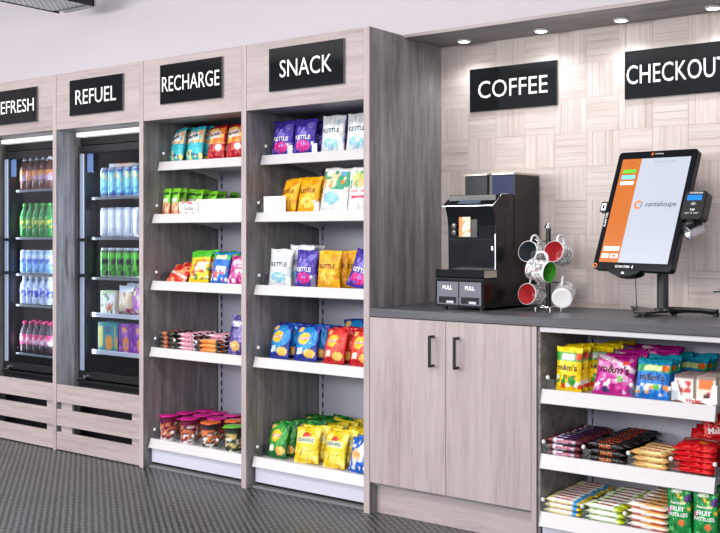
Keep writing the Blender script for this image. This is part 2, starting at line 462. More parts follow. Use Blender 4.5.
# ------------------------------------------------------------ bulkhead & downlights
bk = thing('bulkhead_shelf', 'dark oak bulkhead board with downlights spanning above the counter', 'bulkhead', (0, .275, 2.189))
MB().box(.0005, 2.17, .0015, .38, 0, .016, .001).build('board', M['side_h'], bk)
MB().box(.0005, 2.17, 0, .0015, .0005, .0155).build('edge_strip', M['oak_h'], bk)
for i, x in enumerate((.203, .609, .99, 1.384, 1.79)):
    t = thing('downlight', 'small round white puck light under the bulkhead, %s from the left' % ORD[i+1], 'light', (x, .485, 2.189), 0, 'puck lights under the bulkhead')
    MB().lathe([(.034, -.001), (.034, -.008), (.028, -.012), (.026, -.010), (.026, -.001)], 24).build('rim', M['metal_w'], t)
    MB().lathe([(.0255, -.0102), (.02, -.0125), (.0, -.0135)], 24).build('lens', M['lamp'], t)
    l = bpy.data.lights.new('spot', 'SPOT'); l.energy = 7; l.spot_size = R(130); l.spot_blend = .9; l.shadow_soft_size = .03; l.color = (.96, .98, 1)
    o = bpy.data.objects.new('spot', l); C.objects.link(o); o.location = (x, .485, 2.172)

# ------------------------------------------------------------ counter
t = thing('worktop', 'charcoal grey worktop running along the counter above cupboard and checkout shelves', 'worktop', (0, 0, .891))
MB().box(.001, 2.17, -.004, .599, 0, .037, .0015).build('slab', M['worktop'], t)
cb = thing('base_cupboard', 'pale grey oak double cupboard with black bar handles below the worktop', 'cabinet', (0, 0, 0))
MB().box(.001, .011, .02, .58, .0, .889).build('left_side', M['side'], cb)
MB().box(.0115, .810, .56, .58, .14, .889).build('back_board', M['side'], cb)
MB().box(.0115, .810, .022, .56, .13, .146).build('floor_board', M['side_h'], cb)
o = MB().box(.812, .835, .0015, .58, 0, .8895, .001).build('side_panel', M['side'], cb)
MB().box(.8125, .8345, 0, .0015, 0, .889).build('edge_strip', M['oak_v'], o)
MB().box(.0115, .811, .042, .058, .0, .1405, .001).build('plinth', M['oak_h'], cb)
for x0, x1, hx in ((.002, .4045, .343), (.4070, .8105, .468)):
    d = MB().box(x0, x1, .0, .018, .144, .888, .0012).build('door', M['oak_v'], cb)
    h = MB(); hz0, hz1 = .690, .826
    h.box(hx-.006, hx+.006, -.036, -.028, hz0, hz1, .001); h.box(hx-.006, hx+.006, -.034, -.0, hz1-.011, hz1, .001); h.box(hx-.006, hx+.006, -.034, 0, hz0, hz0+.011, .001)
    h.build('handle', M['black'], d)

# checkout shelving under the worktop
co = thing('checkout_shelving', 'low steel shelving unit full of sweets under the right of the worktop', 'shelving', (.836, 0, 0))
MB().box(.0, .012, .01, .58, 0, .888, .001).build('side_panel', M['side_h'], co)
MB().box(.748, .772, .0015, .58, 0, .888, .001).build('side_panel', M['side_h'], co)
gondola(co, .0125, .7475, .476, 0, .885)
MB().box(.0125, .7475, .004, .04, .868, .8885, .002).build('top_rail', M['metal_w'], co)
CS = [(.634, .014), (.375, .006), (.144, .0)]
for z, yf in CS: shelf_obj(co, z, yf, .452, .018, .708, .05)
MB().box(.02, .706, .012, .02, .02, .12, .001).build('kick_panel', M['back'], co)
ce = thing('end_cupboard', 'grey oak cupboard at the far right end of the counter', 'cabinet', (1.61, 0, 0))
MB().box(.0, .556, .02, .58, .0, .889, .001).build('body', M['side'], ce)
MB().box(.002, .554, .0, .018, .144, .888, .001).build('door', M['oak_v'], ce)

# ------------------------------------------------------------ fridges
def fridge(x0, label, where):
    w = .665; y0 = .155; z0 = .02; z1 = 1.838
    t = thing('drinks_fridge', label, 'fridge', (x0, y0, 0))
    g = MB()
    g.box(0, w, .0, .42, z0, .30, .004); g.box(0, w, .03, .42, 1.79, z1, .003)
    g.box(0, .03, .03, .42, .3, 1.79); g.box(w-.03, w, .03, .42, .3, 1.79); g.box(.03, w-.03, .40, .42, .3, 1.79)
    g.build('cabinet', M['dark_glass_int'], t)
    gr = MB().box(.01, w-.01, -.02, -.001, .31, .40, .003); gr.box(.01, w-.01, -.03, -.001, .385, .402, .002)
    gb = gr.build('grille', M['black'], t)
    s = MB()
    for i in range(4): s.box(.04, w-.04, -.022, -.0195, .322+i*.013, .328+i*.013)
    s.build('grille_slot', M['gap'], gb)
    MB().cyl((.075, -.03, .422), (.075, -.005, .422), .012, n=12).build('lock', M['chrome'], t)
    MB().box(.0, w, -.03, .028, z1+.002, z1+.028, .003).build('canopy', M['canopy'], t)
    MB().box(0, w, .0, .029, 1.79, z1, .003).build('top_fascia', M['black'], t)
    d = MB()
    d.box(0.0, .014, -.014, .016, .41, 1.785, .002); d.box(w-.04, w, -.014, .016, .41, 1.785, .002)
    d.box(.014, w-.04, -.014, .016, 1.745, 1.785, .002); d.box(.014, w-.04, -.014, .016, .41, .452, .002)
    db = d.build('door', M['black'], t)
    MB().box(.015, .050, -.016, .012, .455, 1.742, .004).build('door_stile', M['stile'], db)
    MB().box(.051, .058, -.008, .012, .455, 1.742, .001).build('gasket', M['black'], db)
    MB().box(.0585, w-.0405, -.002, .002, .453, 1.744).build('glass_pane', M['door_glass'], db)
    MB().box(.062, .115, .003, .005, 1.63, 1.74).build('sticker', M['sticker'], db)
    hb = MB(); hb.box(.045, .06, -.075, -.06, 1.0, 1.25, .004); hb.box(.045, .06, -.062, -.012, 1.01, 1.03, .002); hb.box(.045, .06, -.062, -.012, 1.22, 1.24, .002); hb.build('door_handle', M['black'], db)
    # vertical light tube inside, behind the far stile
    lt = MB().box(w-.058, w-.046, .035, .045, .5, 1.72, .002).build('light_tube', M['led'], t)
    l = bpy.data.lights.new('tube', 'AREA'); l.shape = 'RECTANGLE'; l.size = .02; l.size_y = 1.2; l.energy = 5.5; l.color = (.9, .95, 1)
    o = bpy.data.objects.new('tube_light', l); C.objects.link(o); o.location = (x0+w-.07, y0+.04, 1.1)
    o.rotation_euler = Vector((-.8, .35, 0)).to_track_quat('-Z', 'Y').to_euler()
    l2 = l.copy(); l2.energy = 1.6
    o = bpy.data.objects.new('tube_light', l2); C.objects.link(o); o.location = (x0+.066, y0+.04, 1.1)
    o.rotation_euler = Vector((.7, .5, 0)).to_track_quat('-Z', 'Y').to_euler()
    for x in (.10, w-.11):
        MB().box(x, x+.008, .385, .396, .42, 1.76, .001).build('shelf_upright', M['metal_w'], t)
    return t
def fridge_shelf(t, z, white=False):
    w = .665; mb = MB()
    mb.tube([(.05, .055, z-.008), (w-.05, .055, z-.008)], .003, 6); mb.tube([(.05, .375, z-.008), (w-.05, .375, z-.008)], .003, 6)
    for i in range(22):
        x = .055+i*(w-.11)/21; mb.tube([(x, .055, z-.003), (x, .375, z-.003)], .002, 4)
    s = mb.build('wire_shelf', M['black'], t)
    if white: MB().box(.045, w-.045, .040, .048, z-.022, z+.004, .002).build('front_rail', M['metal_w'], s)
    else: MB().box(.045, w-.045, .040, .046, z-.016, z-.002, .002).build('front_rail', M['kick'], s)
FX = {'refuel': -2.262, 'refresh': -2.262-W}
FR = {}
FR['refuel'] = fridge(FX['refuel'], 'black glass-door fridge of cans and food packs under the REFUEL sign', 'refuel')
FR['refresh'] = fridge(FX['refresh'], 'black glass-door fridge of bottles under the REFRESH sign, cut by the photo edge', 'refresh')
FZ = {'refuel': [1.485, 1.247, 1.01, .795, .575], 'refresh': [1.55, 1.247, 1.015, .82, .51]}
for n in FR:
    for i, z in enumerate(FZ[n]): fridge_shelf(FR[n], z, white=(n == 'refuel' and i > 2))

# ------------------------------------------------------------ printed packs
def vn(x, y, s=0):
    def h(i, j):
        n = math.sin(i*127.1+j*311.7+s*74.7)*43758.5453; return n-math.floor(n)
    i = math.floor(x); j = math.floor(y); fx = x-i; fy = y-j; fx = fx*fx*(3-2*fx); fy = fy*fy*(3-2*fy)
    return (h(i, j)*(1-fx)+h(i+1, j)*fx)*(1-fy)+(h(i, j+1)*(1-fx)+h(i+1, j+1)*fx)*fy
def mixc(a, b, t): return tuple(a[i]*(1-t)+b[i]*t for i in range(3))
def design(base, *ops):
    """ops: ('band',v0,v1,col[,slope]) ('disc',u,v,ru,rv,col) ('speck',scale,thr,col,v0,v1) ('rect',u0,u1,v0,v1,col)"""
    base = rgb(*base); ops = [tuple(rgb(*x) if isinstance(x, tuple) else x for x in o) for o in ops]
    def f(u, v):
        c = base
        for o in ops:
            if o[0] == 'band':
                sl = o[4] if len(o) > 4 else 0
                if o[1] <= v+sl*u < o[2]: c = o[3]
            elif o[0] == 'disc':
                if ((u-o[1])/o[3])**2+((v-o[2])/o[4])**2 < 1: c = o[5]
            elif o[0] == 'rect':
                if o[1] <= u <= o[2] and o[3] <= v <= o[4]: c = o[5]
            elif o[0] == 'speck':
                if o[4] <= v <= o[5] and vn(u*o[1]*.6+9, v*o[1], o[1]) > o[2]: c = o[3]
        return c
    return f

def bag_mesh(w, h, d, df, seed, texts=(), nx=26, nz=30, tiltv=0):
    """pillow bag standing on its lower seal; x width, front towards -y"""
    rnd = random.Random(seed)
    ph = [(rnd.uniform(3, 9)*rnd.choice((-1, 1)), rnd.uniform(3, 11), rnd.uniform(0, 6.28), rnd.uniform(.3, 1)) for _ in range(6)]
    lean = rnd.uniform(-.03, .03)
    def thick(u, v):
        e = .045
        if v < e or v > 1-e: return .0012
        s = (v-e)/(1-2*e)
        p = (math.sin(PI*s**.8))**.5*max(0, 1-abs(u)**2.6)**.75
        wr = sum(a*math.sin(k*u+q*v*1.3+f) for k, q, f, a in ph)/6
        # radial creases near the seals
        cr = math.sin(u*17+seed)*(abs(s-.5)*2)**2*.22
        return .0012+d/2*max(0, p*(1+.34*wr)+cr*max(0, 1-abs(u)**4)*min(1, p*2))
    def pt(u, v, sgn):
        t = thick(u, v)
        x = u*w/2*(1-.07*math.sin(PI*v))+lean*v*w
        z = v*h+h*.012*math.sin(u*5+seed)*(1 if v > .9 else 0)
        return (x, sgn*t+.006*math.sin(3*v+seed)*(v > .5)*0, z)
    mb = MB(); vs = []; cs = []
    bk = [.5, 0, -.5]; ring = (nx+1)+len(bk)
    for j in range(nz+1):
        v = j/nz
        for i in range(nx+1):
            u = -1+2*i/nx; vs.append(pt(u, v, -1)); cs.append(df(u, v))
        for u in bk: vs.append(pt(u, v, 1)); cs.append(df(.9, v))
    fs = [(j*ring+i, j*ring+(i+1) % ring, (j+1)*ring+(i+1) % ring, (j+1)*ring+i) for j in range(nz) for i in range(ring)]
    fs += [tuple(range(ring-1, -1, -1)), tuple(range(nz*ring, (nz+1)*ring))]
    mb.add(vs, fs, 0, smooth=True, cols=cs)
    body = mb.mesh('bag', M['foil'])
    tm = None
    if texts:
        tb = MB()
        for (word, u0, v0, tw, col, rot) in texts:
            bw, bh = text_w(word, .02); sz = tw*w/bw; ca, sa = math.cos(rot), math.sin(rot)
            def fn(x, y):
                X, Y = x*ca-y*sa, x*sa+y*ca
                u = u0+X/(w/2); v = v0+Y/h
                p = pt(max(-.97, min(.97, u)), max(0, min(1, v)), -1); return (p[0], p[1]-.0016, p[2])
            tb.text(word, sz, fn, 0, rgb(*col), bold=.02)
        tm = tb.mesh('lettering', M['foil'])
    return body, tm

def bar_mesh(L, w, h, df, seed, texts=(), nx=16, wob=1):
    """flow-wrapped bar lying flat, length along x, resting on z=0"""
    rnd = random.Random(seed); nr = 12; vs = []; cs = []
    for i in range(nx+1):
        s = i/nx; u = -1+2*s
        end = abs(u) > .86
        for k in range(nr):
            a = 2*PI*k/nr
            cx = math.copysign(abs(math.cos(a))**.6, math.cos(a)); sx = math.copysign(abs(math.sin(a))**.75, math.sin(a))
            hh = .10 if abs(u) > .93 else (.45 if end else 1)
            ww = 1.0 if end else .93
            rr = 1+.07*math.sin(i*1.9+k*1.3+seed)*wob
            vs.append((u*L/2, cx*w/2*ww, h/2+sx*h/2*hh*(rr if not end else 1))); cs.append(df(u, .5+.5*sx*(1 if cx < .99 else 1)))
    fs = [(i*nr+k, i*nr+(k+1) % nr, (i+1)*nr+(k+1) % nr, (i+1)*nr+k) for i in range(nx) for k in range(nr)]
    fs = [tuple(reversed(f)) for f in fs]
    fs += [tuple(range(nr)), tuple(range((nx+1)*nr-1, nx*nr-1, -1))]
    body = MB().add(vs, fs, 0, smooth=True, cols=cs).mesh('bar', M['foil'])
    tm = None
    if texts:
        tb = MB()
        for (word, tw, col, face) in texts:
            bw, bh = text_w(word, .03); sz = min(tw*L/bw, w*.6/bh if face == 'top' else h*.6/bh)
            if face == 'top': fn = lambda x, y: (x, y, h*1.045+.0006-abs(y)/w*h*.3)
            else: fn = lambda x, y: (x, -w/2*.93-.0012+abs(y)/h*w*.06, h/2+y)
            tb.text(word, sz, fn, 0, rgb(*col), bold=.03)
        tm = tb.mesh('lettering', M['foil'])
    return body, tm

def carton_mesh(w, h, d, df, texts=(), n=12):
    vs = []; cs = []
    mb = MB()
    for i in range(n+1):
        for j in range(n+1):
            u = -1+2*i/n; v = j/n; vs.append((u*w/2, -d/2, v*h)); cs.append(df(u, v))
    mb.add(vs, [(i*(n+1)+j, (i+1)*(n+1)+j, (i+1)*(n+1)+j+1, i*(n+1)+j+1) for i in range(n) for j in range(n)], 0, cols=cs)
    c0 = df(.95, .5); ct = df(0, .99)
    A = [(-w/2, -d/2), (w/2, -d/2), (w/2, d/2), (-w/2, d/2)]
    def q(ps, c): mb.add(ps, [(0, 1, 2, 3)], 0, c)
    q([(w/2, -d/2, 0), (w/2, d/2, 0), (w/2, d/2, h), (w/2, -d/2, h)], c0)
    q([(-w/2, d/2, 0), (-w/2, -d/2, 0), (-w/2, -d/2, h), (-w/2, d/2, h)], c0)
    q([(w/2, d/2, 0), (-w/2, d/2, 0), (-w/2, d/2, h), (w/2, d/2, h)], c0)
    q([(-w/2, -d/2, h), (w/2, -d/2, h), (w/2, d/2, h), (-w/2, d/2, h)], ct)
    q([(-w/2, d/2, 0), (w/2, d/2, 0), (w/2, -d/2, 0), (-w/2, -d/2, 0)], c0)
    body = mb.mesh('carton', M['paper']); tm = None
    if texts:
        tb = MB()
        for (word, u0, v0, tw, col, rot) in texts:
            bw, bh = text_w(word, .02); sz = tw*w/bw
            tb.text(word, sz, lambda x, y: (u0*w/2+x, -d/2-.0006, v0*h+y), 0, rgb(*col), bold=.02)
        tm = tb.mesh('lettering', M['paper'])
    return body, tm

def put(meshes, name, loc, label, cat, group=None, rot=(0, 0, 0), scale=1):
    """one thing; its lettering is a child sharing mesh data"""
    o = bpy.data.objects.new(name, meshes[0]); C.objects.link(o)
    o.location = loc; o.rotation_euler = rot; o.scale = (scale,)*3
    tag(o, label, cat, group)
    for m in meshes[1:]:
        if m is None: continue
        c = bpy.data.objects.new(m.name.split('.')[0], m); C.objects.link(c); c.parent = o
    return o

# colours of the packs
TEAL = design((60, 190, 205), ('rect', -.95, .95, .52, .93, (236, 176, 120)), ('speck', 9, .55, (70, 200, 210), .5, .95), ('band', .16, .24, (20, 90, 150), .1), ('speck', 8, .62, (245, 225, 110), .05, .3), ('rect', -.75, .6, .6, .8, (245, 240, 235)), ('band', .9, 1.1, (50, 185, 205)))
REDP = design((176, 24, 40), ('rect', -.9, .9, .45, .93, (240, 130, 50)), ('speck', 9, .6, (255, 215, 120), .45, .9), ('speck', 7, .72, (235, 90, 70), .05, .4), ('rect', -.75, .6, .62, .82, (245, 238, 235)), ('disc', .55, .33, .28, .1, (250, 240, 240)), ('band', .93, 1.1, (150, 16, 36)))
def kettle(base, low, wv):
    return design(base, ('disc', .0, .24, .62, .15, low), ('speck', 7, .7, wv, .05, .95), ('disc', .5, .8, .28, .09, wv))
KPUR = kettle((64, 48, 158), (214, 40, 140), (120, 110, 205)); KWHT = kettle((232, 236, 238), (150, 205, 225), (206, 220, 228)); KYEL = kettle((244, 178, 20), (248, 196, 70), (232, 150, 20))
def walk(base, mid, low):
    return design(base, ('disc', 0, .62, .95, .36, mid), ('disc', -.05, .62, .5, .17, (250, 205, 50)), ('rect', -.5, .45, .575, .665, (214, 36, 40)), ('disc', .5, .2, .38, .13, (238, 186, 84)), ('rect', -.55, -.05, .2, .34, low), ('disc', -.6, .88, .25, .07, (240, 200, 110)), ('band', 0, .04, base))
WBLU = walk((28, 52, 150), (30, 140, 214), (220, 240, 250)); WRED = walk((196, 26, 34), (226, 70, 56), (250, 220, 210)); WGRN = walk((14, 104, 44), (60, 160, 60), (235, 245, 220))
QUAV = design((236, 206, 30), ('speck', 6, .62, (250, 232, 120), 0, 1), ('disc', 0, .78, .35, .07, (214, 50, 36)), ('disc', .1, .28, .6, .16, (244, 226, 96)), ('rect', -.75, .75, .55, .7, (246, 240, 190)), ('speck', 9, .8, (214, 160, 20), 0, .5))
WOTS = design((24, 96, 196), ('disc', 0, .5, .6, .2, (236, 190, 130)), ('speck', 8, .6, (230, 240, 250), .1, .9), ('disc', .1, .5, .35, .1, (244, 150, 60)))
MMY = design((250, 214, 10), ('band', .7, .88, (60, 165, 60)), ('rect', -.5, .5, .72, .84, (235, 245, 225)), ('disc', .78, .8, .2, .08, (226, 60, 30)), ('speck', 6, .55, (250, 250, 245), .12, .36), ('speck', 8, .72, (224, 60, 40), .1, .38), ('speck', 9, .78, (50, 150, 60), .1, .38), ('disc', .35, .24, .28, .09, (60, 160, 60)))
MMP = design((188, 30, 140), ('band', .72, .84, (248, 220, 238), .2), ('band', .46, .62, (240, 170, 214), .25), ('speck', 7, .66, (236, 140, 200), .1, .9), ('disc', .5, .76, .16, .06, (236, 70, 40)), ('speck', 8, .74, (60, 50, 110), .05, .3), ('speck', 9, .8, (250, 240, 250), .05, .35), ('disc', .35, .36, .16, .08, (120, 190, 100)))
MMB = design((24, 120, 210), ('band', .66, .86, (60, 170, 110)), ('rect', -.5, .5, .7, .8, (225, 240, 170)), ('disc', .7, .76, .2, .08, (240, 110, 30)), ('speck', 7, .6, (240, 160, 60), .12, .34), ('speck', 9, .74, (240, 245, 250), .1, .36), ('disc', .3, .28, .2, .08, (90, 190, 80)), ('band', .9, 1.1, (30, 160, 190)))
FRUIT = design((20, 140, 66), ('band', .78, .86, (246, 220, 50), .3), ('disc', .75, .76, .3, .09, (90, 40, 130)), ('speck', 8, .78, (40, 180, 90), 0, 1), ('disc', .3, .26, .26, .07, (235, 120, 70)), ('disc', -.7, .5, .12, .05, (200, 60, 140)), ('rect', -.6, .3, .86, .95, (225, 245, 220)), ('disc', -.5, .1, .2, .05, (120, 200, 120)))
GSLIM = design((120, 200, 40), ('band', 0, .45, (226, 190, 150)), ('speck', 8, .6, (206, 80, 60), .05, .42), ('rect', -.6, .6, .5, .62, (240, 245, 230)), ('rect', -.7, .7, .74, .84, (40, 90, 30)))
YG = design((244, 206, 30), ('band', .8, 1.1, (80, 190, 50)), ('speck', 8, .6, (250, 240, 220), .15, .6), ('speck', 9, .7, (226, 70, 60), .1, .75), ('speck', 10, .78, (60, 150, 80), .1, .6))
BL2 = design((26, 110, 206), ('band', .78, .95, (40, 170, 100)), ('rect', -.6, .6, .8, .9, (240, 240, 190)), ('speck', 8, .6, (235, 240, 240), .1, .55), ('speck', 9, .72, (230, 90, 60), .1, .5))
MG2 = design((176, 22, 120), ('disc', 0, .75, .7, .18, (246, 200, 226)), ('speck', 8, .62, (245, 235, 245), .05, .5), ('speck', 9, .7, (226, 90, 160), 0, 1))
RD2 = design((214, 34, 30), ('band', .3, .46, (248, 214, 206), .15), ('speck', 8, .7, (250, 170, 120), 0, 1))
CREAM = design((240, 242, 240), ('disc', 0, .72, .75, .16, (246, 218, 180)), ('speck', 8, .62, (60, 160, 120), .5, .9), ('disc', -.1, .3, .6, .14, (140, 196, 226)), ('speck', 9, .74, (240, 150, 60), .45, .7), ('disc', .5, .86, .2, .06, (110, 180, 220)))
CREAM2 = design((244, 244, 240), ('disc', 0, .76, .7, .12, (206, 224, 130)), ('disc', 0, .62, .6, .1, (240, 190, 120)), ('rect', -.6, .6, .28, .36, (222, 60, 90)), ('speck', 9, .76, (70, 170, 120), .5, .9))
PURB = design((66, 52, 128), ('band', .72, .86, (226, 220, 240)), ('speck', 8, .66, (130, 120, 190), 0, 1), ('disc', 0, .22, .5, .13, (236, 190, 120)), ('rect', -.6, .6, .5, .62, (110, 100, 160)))
MALT = design((206, 18, 28), ('speck', 6, .68, (236, 60, 60), 0, 1), ('disc', .3, .35, .2, .08, (240, 150, 60)))
MARSB = design((30, 26, 28), ('speck', 6, .8, (90, 84, 84), 0, 1))
SNICK = design((112, 44, 52), ('rect', -.6, .6, -.5, 1.5, (222, 216, 232)), ('speck', 5, .75, (70, 30, 40), 0, 1))
TWIXB = design((222, 172, 92), ('speck', 5, .58, (246, 222, 160), 0, 1), ('speck', 6, .74, (176, 116, 50), 0, 1))
HIPPO = design((242, 226, 176), ('rect', -.62, .5, .6, 1.2, (246, 240, 236)), ('rect', .62, .8, -.5, 1.5, (40, 150, 214)), ('rect', .8, 1.1, -.5, 1.5, (246, 216, 40)))
GRNBAR = design((226, 238, 206), ('speck', 5, .62, (150, 206, 90), 0, 1), ('rect', -.45, .5, .4, 1.2, (244, 248, 240)), ('rect', .7, 1.1, -.5, 1.5, (196, 214, 40)))
BUENO = design((246, 238, 226), ('band', -.5, .42, (222, 44, 34)), ('rect', -.25, .2, -.5, .3, (248, 236, 230)), ('speck', 5, .72, (240, 180, 110), .5, 1.2))
DARKO = design((38, 34, 34), ('rect', -.4, .1, -.5, 1.5, (196, 106, 70)), ('speck', 6, .7, (120, 110, 90), 0, 1))
PINKB = design((70, 30, 40), ('rect', -.5, .5, -.5, 1.5, (228, 150, 170)), ('speck', 6, .62, (250, 226, 232), 0, 1))
ORNG = design((238, 130, 50), ('speck', 5, .62, (250, 180, 110), 0, 1), ('rect', .62, .9, -.5, 1.5, (60, 60, 60)))

def T(*a): return a
P = {}
P['teal'] = [bag_mesh(.150, .195, .06, TEAL, s, [('PROPER', -.06, .7, .6, (30, 70, 110), .05)]) for s in (1, 2)]
P['redp'] = [bag_mesh(.140, .190, .06, REDP, s, [('PROPER', -.06, .72, .6, (110, 20, 60), .05)]) for s in (3, 4)]
P['kpur'] = [bag_mesh(.142, .182, .055, KPUR, s, [('KETTLE', 0, .47, .66, (245, 245, 250), .0)]) for s in (5, 6)]
P['kwht'] = [bag_mesh(.142, .186, .055, KWHT, s, [('KETTLE', 0, .58, .7, (60, 66, 74), .0)]) for s in (7, 8)]
P['kyel'] = [bag_mesh(.140, .180, .055, KYEL, s, [('KETTLE', 0, .58, .7, (90, 56, 20), .0)]) for s in (9, 10)]
P['wblu'] = [bag_mesh(.160, .175, .06, WBLU, s, [('WALKERS', -.03, .62, .42, (255, 255, 255), .06)]) for s in (11, 12)]
P['wred'] = [bag_mesh(.155, .172, .06, WRED, s, [('WALKERS', -.03, .62, .42, (255, 255, 255), .06)]) for s in (13, 14)]
P['wgrn'] = [bag_mesh(.140, .176, .055, WGRN, s, [('WALKERS', -.03, .62, .42, (255, 255, 255), .06)]) for s in (15, 16)]
P['quav'] = [bag_mesh(.160, .176, .06, QUAV, s, [('QUAVERS', 0, .625, .66, (24, 110, 130), -.05)]) for s in (17, 18)]
P['wots'] = [bag_mesh(.125, .16, .05, WOTS, 19)]
P['mmy'] = [bag_mesh(.118, .178, .045, MMY, s, [("m&m's", 0, .55, .74, (60, 34, 22), 0)]) for s in (20, 21)]
P['mmp'] = [bag_mesh(.165, .165, .055, MMP, s, [("m&m's", 0, .6, .74, (60, 34, 22), -.06)]) for s in (22, 23)]
P['mmb'] = [bag_mesh(.138, .158, .05, MMB, s, [("m&m's", 0, .52, .74, (60, 34, 22), 0)]) for s in (24, 25)]
P['fruit'] = [bag_mesh(.098, .178, .04, FRUIT, s, [('FRUIT', 0, .54, .6, (255, 255, 255), 0), ('PASTILLES', 0, .42, .82, (255, 255, 255), 0), ("Rowntree's", 0, .66, .6, (250, 245, 235), 0)]) for s in (26, 27)]
P['gslim'] = [bag_mesh(.066, .148, .03, GSLIM, s, nx=12) for s in (28, 29)]
P['yg'] = [bag_mesh(.160, .175, .05, YG, 30)]
P['bl2'] = [bag_mesh(.120, .165, .045, BL2, 31)]
P['mg2'] = [bag_mesh(.125, .150, .045, MG2, 32)]
P['rd2'] = [bag_mesh(.150, .120, .04, RD2, 33)]
P['cream'] = [bag_mesh(.170, .218, .06, CREAM, 34)]
P['cream2'] = [bag_mesh(.150, .214, .06, CREAM2, 35, [('SWEET CHILLI', 0, .44, .6, (222, 60, 90), 0)])]
P['purb'] = [bag_mesh(.135, .200, .06, PURB, 36)]
P['malt'] = [bag_mesh(.165, .15, .035, MALT, s, [('Maltesers', 0, .62, .74, (250, 245, 240), .12)]) for s in (37, 38)]

BAR = {}
BAR['snick'] = bar_mesh(.158, .036, .024, SNICK, 1, [('SNICKERS', .5, (40, 60, 170), 'top'), ('SNICKERS', .4, (200, 60, 90), 'front')])
BAR['mars'] = bar_mesh(.160, .036, .025, MARSB, 2, [('MARS', .62, (226, 92, 44), 'top'), ('MARS', .4, (196, 110, 60), 'front')])
BAR['twix'] = bar_mesh(.148, .042, .022, TWIXB, 3, [('TWIX', .6, (224, 60, 80), 'top')])
BAR['hippo'] = bar_mesh(.165, .036, .021, HIPPO, 4, [('kinder', .45, (210, 40, 40), 'top')], wob=.4)
BAR['grn'] = bar_mesh(.168, .040, .022, GRNBAR, 5, [('kinder', .45, (200, 60, 70), 'top')])
BAR['bueno'] = bar_mesh(.165, .046, .024, BUENO, 6, [('kinder bueno', .7, (120, 60, 60), 'top')], wob=.4)
BAR['darko'] = bar_mesh(.122, .036, .023, DARKO, 7)
BAR['pink'] = bar_mesh(.140, .036, .023, PINKB, 8)
BAR['orng'] = bar_mesh(.155, .040, .023, ORNG, 9)

def lean(deg, yaw=0, roll=0): return (R(-deg), R(roll), R(yaw))
def bagrow(key, x, y, z, n, dy, desc, where, cat='bag', tilt=12, yaw=0, dz=0, jit=.01, sc=1, seed=0):
    rnd = random.Random(len(key)+seed+len(where))
    for i in range(n):
        mm = P[key][i % len(P[key])]
        pos = 'frontmost' if i == 0 else '%s back' % ORD[i+1]
        lab = ('%s, %s, %s' % (desc, pos, where)) if n > 1 else '%s, %s' % (desc, where)
        put(mm, 'snack_bag', (x+(rnd.uniform(-jit, jit) if i else 0), y+i*dy, z+i*dz+.001), lab, cat, desc.split(',')[0]+'s on the '+where if n > 1 else None,
            lean(tilt+rnd.uniform(-3, 3)+(rnd.uniform(-5, 9) if i else 0), yaw+rnd.uniform(-6, 6)*(1+.8*(i > 0)), rnd.uniform(-3.5, 3.5)*(1+.8*(i > 0))), sc)

Wh = {'RA': 'top RECHARGE shelf', 'RB': 'second RECHARGE shelf', 'RC': 'third RECHARGE shelf', 'RD': 'fourth RECHARGE shelf', 'RE': 'bottom RECHARGE shelf',
      'SA': 'top SNACK shelf', 'SB': 'second SNACK shelf', 'SC': 'third SNACK shelf', 'SD': 'fourth SNACK shelf', 'SE': 'bottom SNACK shelf',
      'CA': 'top checkout shelf', 'CB': 'middle checkout shelf', 'CC': 'bottom checkout shelf'}
Z = [1.655, 1.368, 1.005, .645, .150]; ZC = [.634, .375, .144]
for i in range(5): Z[i] -= .003
for i in range(3): ZC[i] -= .003
# RECHARGE, top
bagrow('teal', -1.440, .165, Z[0], 2, .07, 'turquoise popcorn bag leaning at far left', Wh['RA'], tilt=8, yaw=-14)
bagrow('teal', -1.300, .165, Z[0], 3, .065, 'turquoise popcorn bag beside a red one', Wh['RA'], tilt=8, yaw=-4)
bagrow('redp', -1.137, .165, Z[0], 2, .07, 'red popcorn bag left of its twin', Wh['RA'], tilt=8)
bagrow('redp', -.995, .165, Z[0], 2, .07, 'red popcorn bag right of its twin', Wh['RA'], tilt=6)
bagrow('teal', -1.15, .34, Z[0], 1, .07, 'turquoise popcorn bag behind the red ones at left', Wh['RA'], tilt=4, sc=1.0)
bagrow('teal', -.99, .34, Z[0], 1, .07, 'turquoise popcorn bag behind the red ones at right', Wh['RA'], tilt=4)
# second
bagrow('gslim', -1.468, .115, Z[1], 4, .045, 'slim green snack pouch at far left', Wh['RB'], tilt=5)
bagrow('gslim', -1.396, .115, Z[1], 5, .05, 'slim green snack pouch second from left', Wh['RB'], tilt=5)
bagrow('gslim', -1.315, .20, Z[1], 4, .06, 'slim green snack pouch behind the printed card box', Wh['RB'], tilt=10, sc=.95)
bagrow('gslim', -1.235, .22, Z[1], 3, .07, 'slim green snack pouch behind the white box', Wh['RB'], tilt=14, sc=.92)
RW = design((246, 242, 242), ('speck', 9, .5, (214, 60, 60), .78, 1), ('speck', 9, .5, (200, 50, 50), 0, .2), ('rect', -.95, .95, .3, .7, (246, 242, 242)))
put(carton_mesh(.142, .072, .05, RW, [('Graze', 0, .5, .5, (90, 90, 100), 0)]), 'snack_box', (-1.277, .125, Z[1]+.001), 'low white card box with red print on the second RECHARGE shelf', 'box')
t = thing('display_tray', 'plain white display tray on the right of the second RECHARGE shelf', 'tray', (-1.0, .11, Z[1]+.001))
MB().box(-.195, .155, -.012, -.009, 0, .08).build('front_wall', M['card'], t); MB().box(-.195, -.192, -.009, .2, 0, .08).build('side_wall', M['card'], t); MB().box(.152, .155, -.009, .2, 0, .08).build('side_wall', M['card'], t); MB().box(-.195, .155, -.012, .2, -.0005, .002).build('tray_floor', M['card'], t)
t = thing('ticket_card', 'white folded ticket leaning at the right of the white display tray', 'card', (-.93, .094, Z[1]+.001))
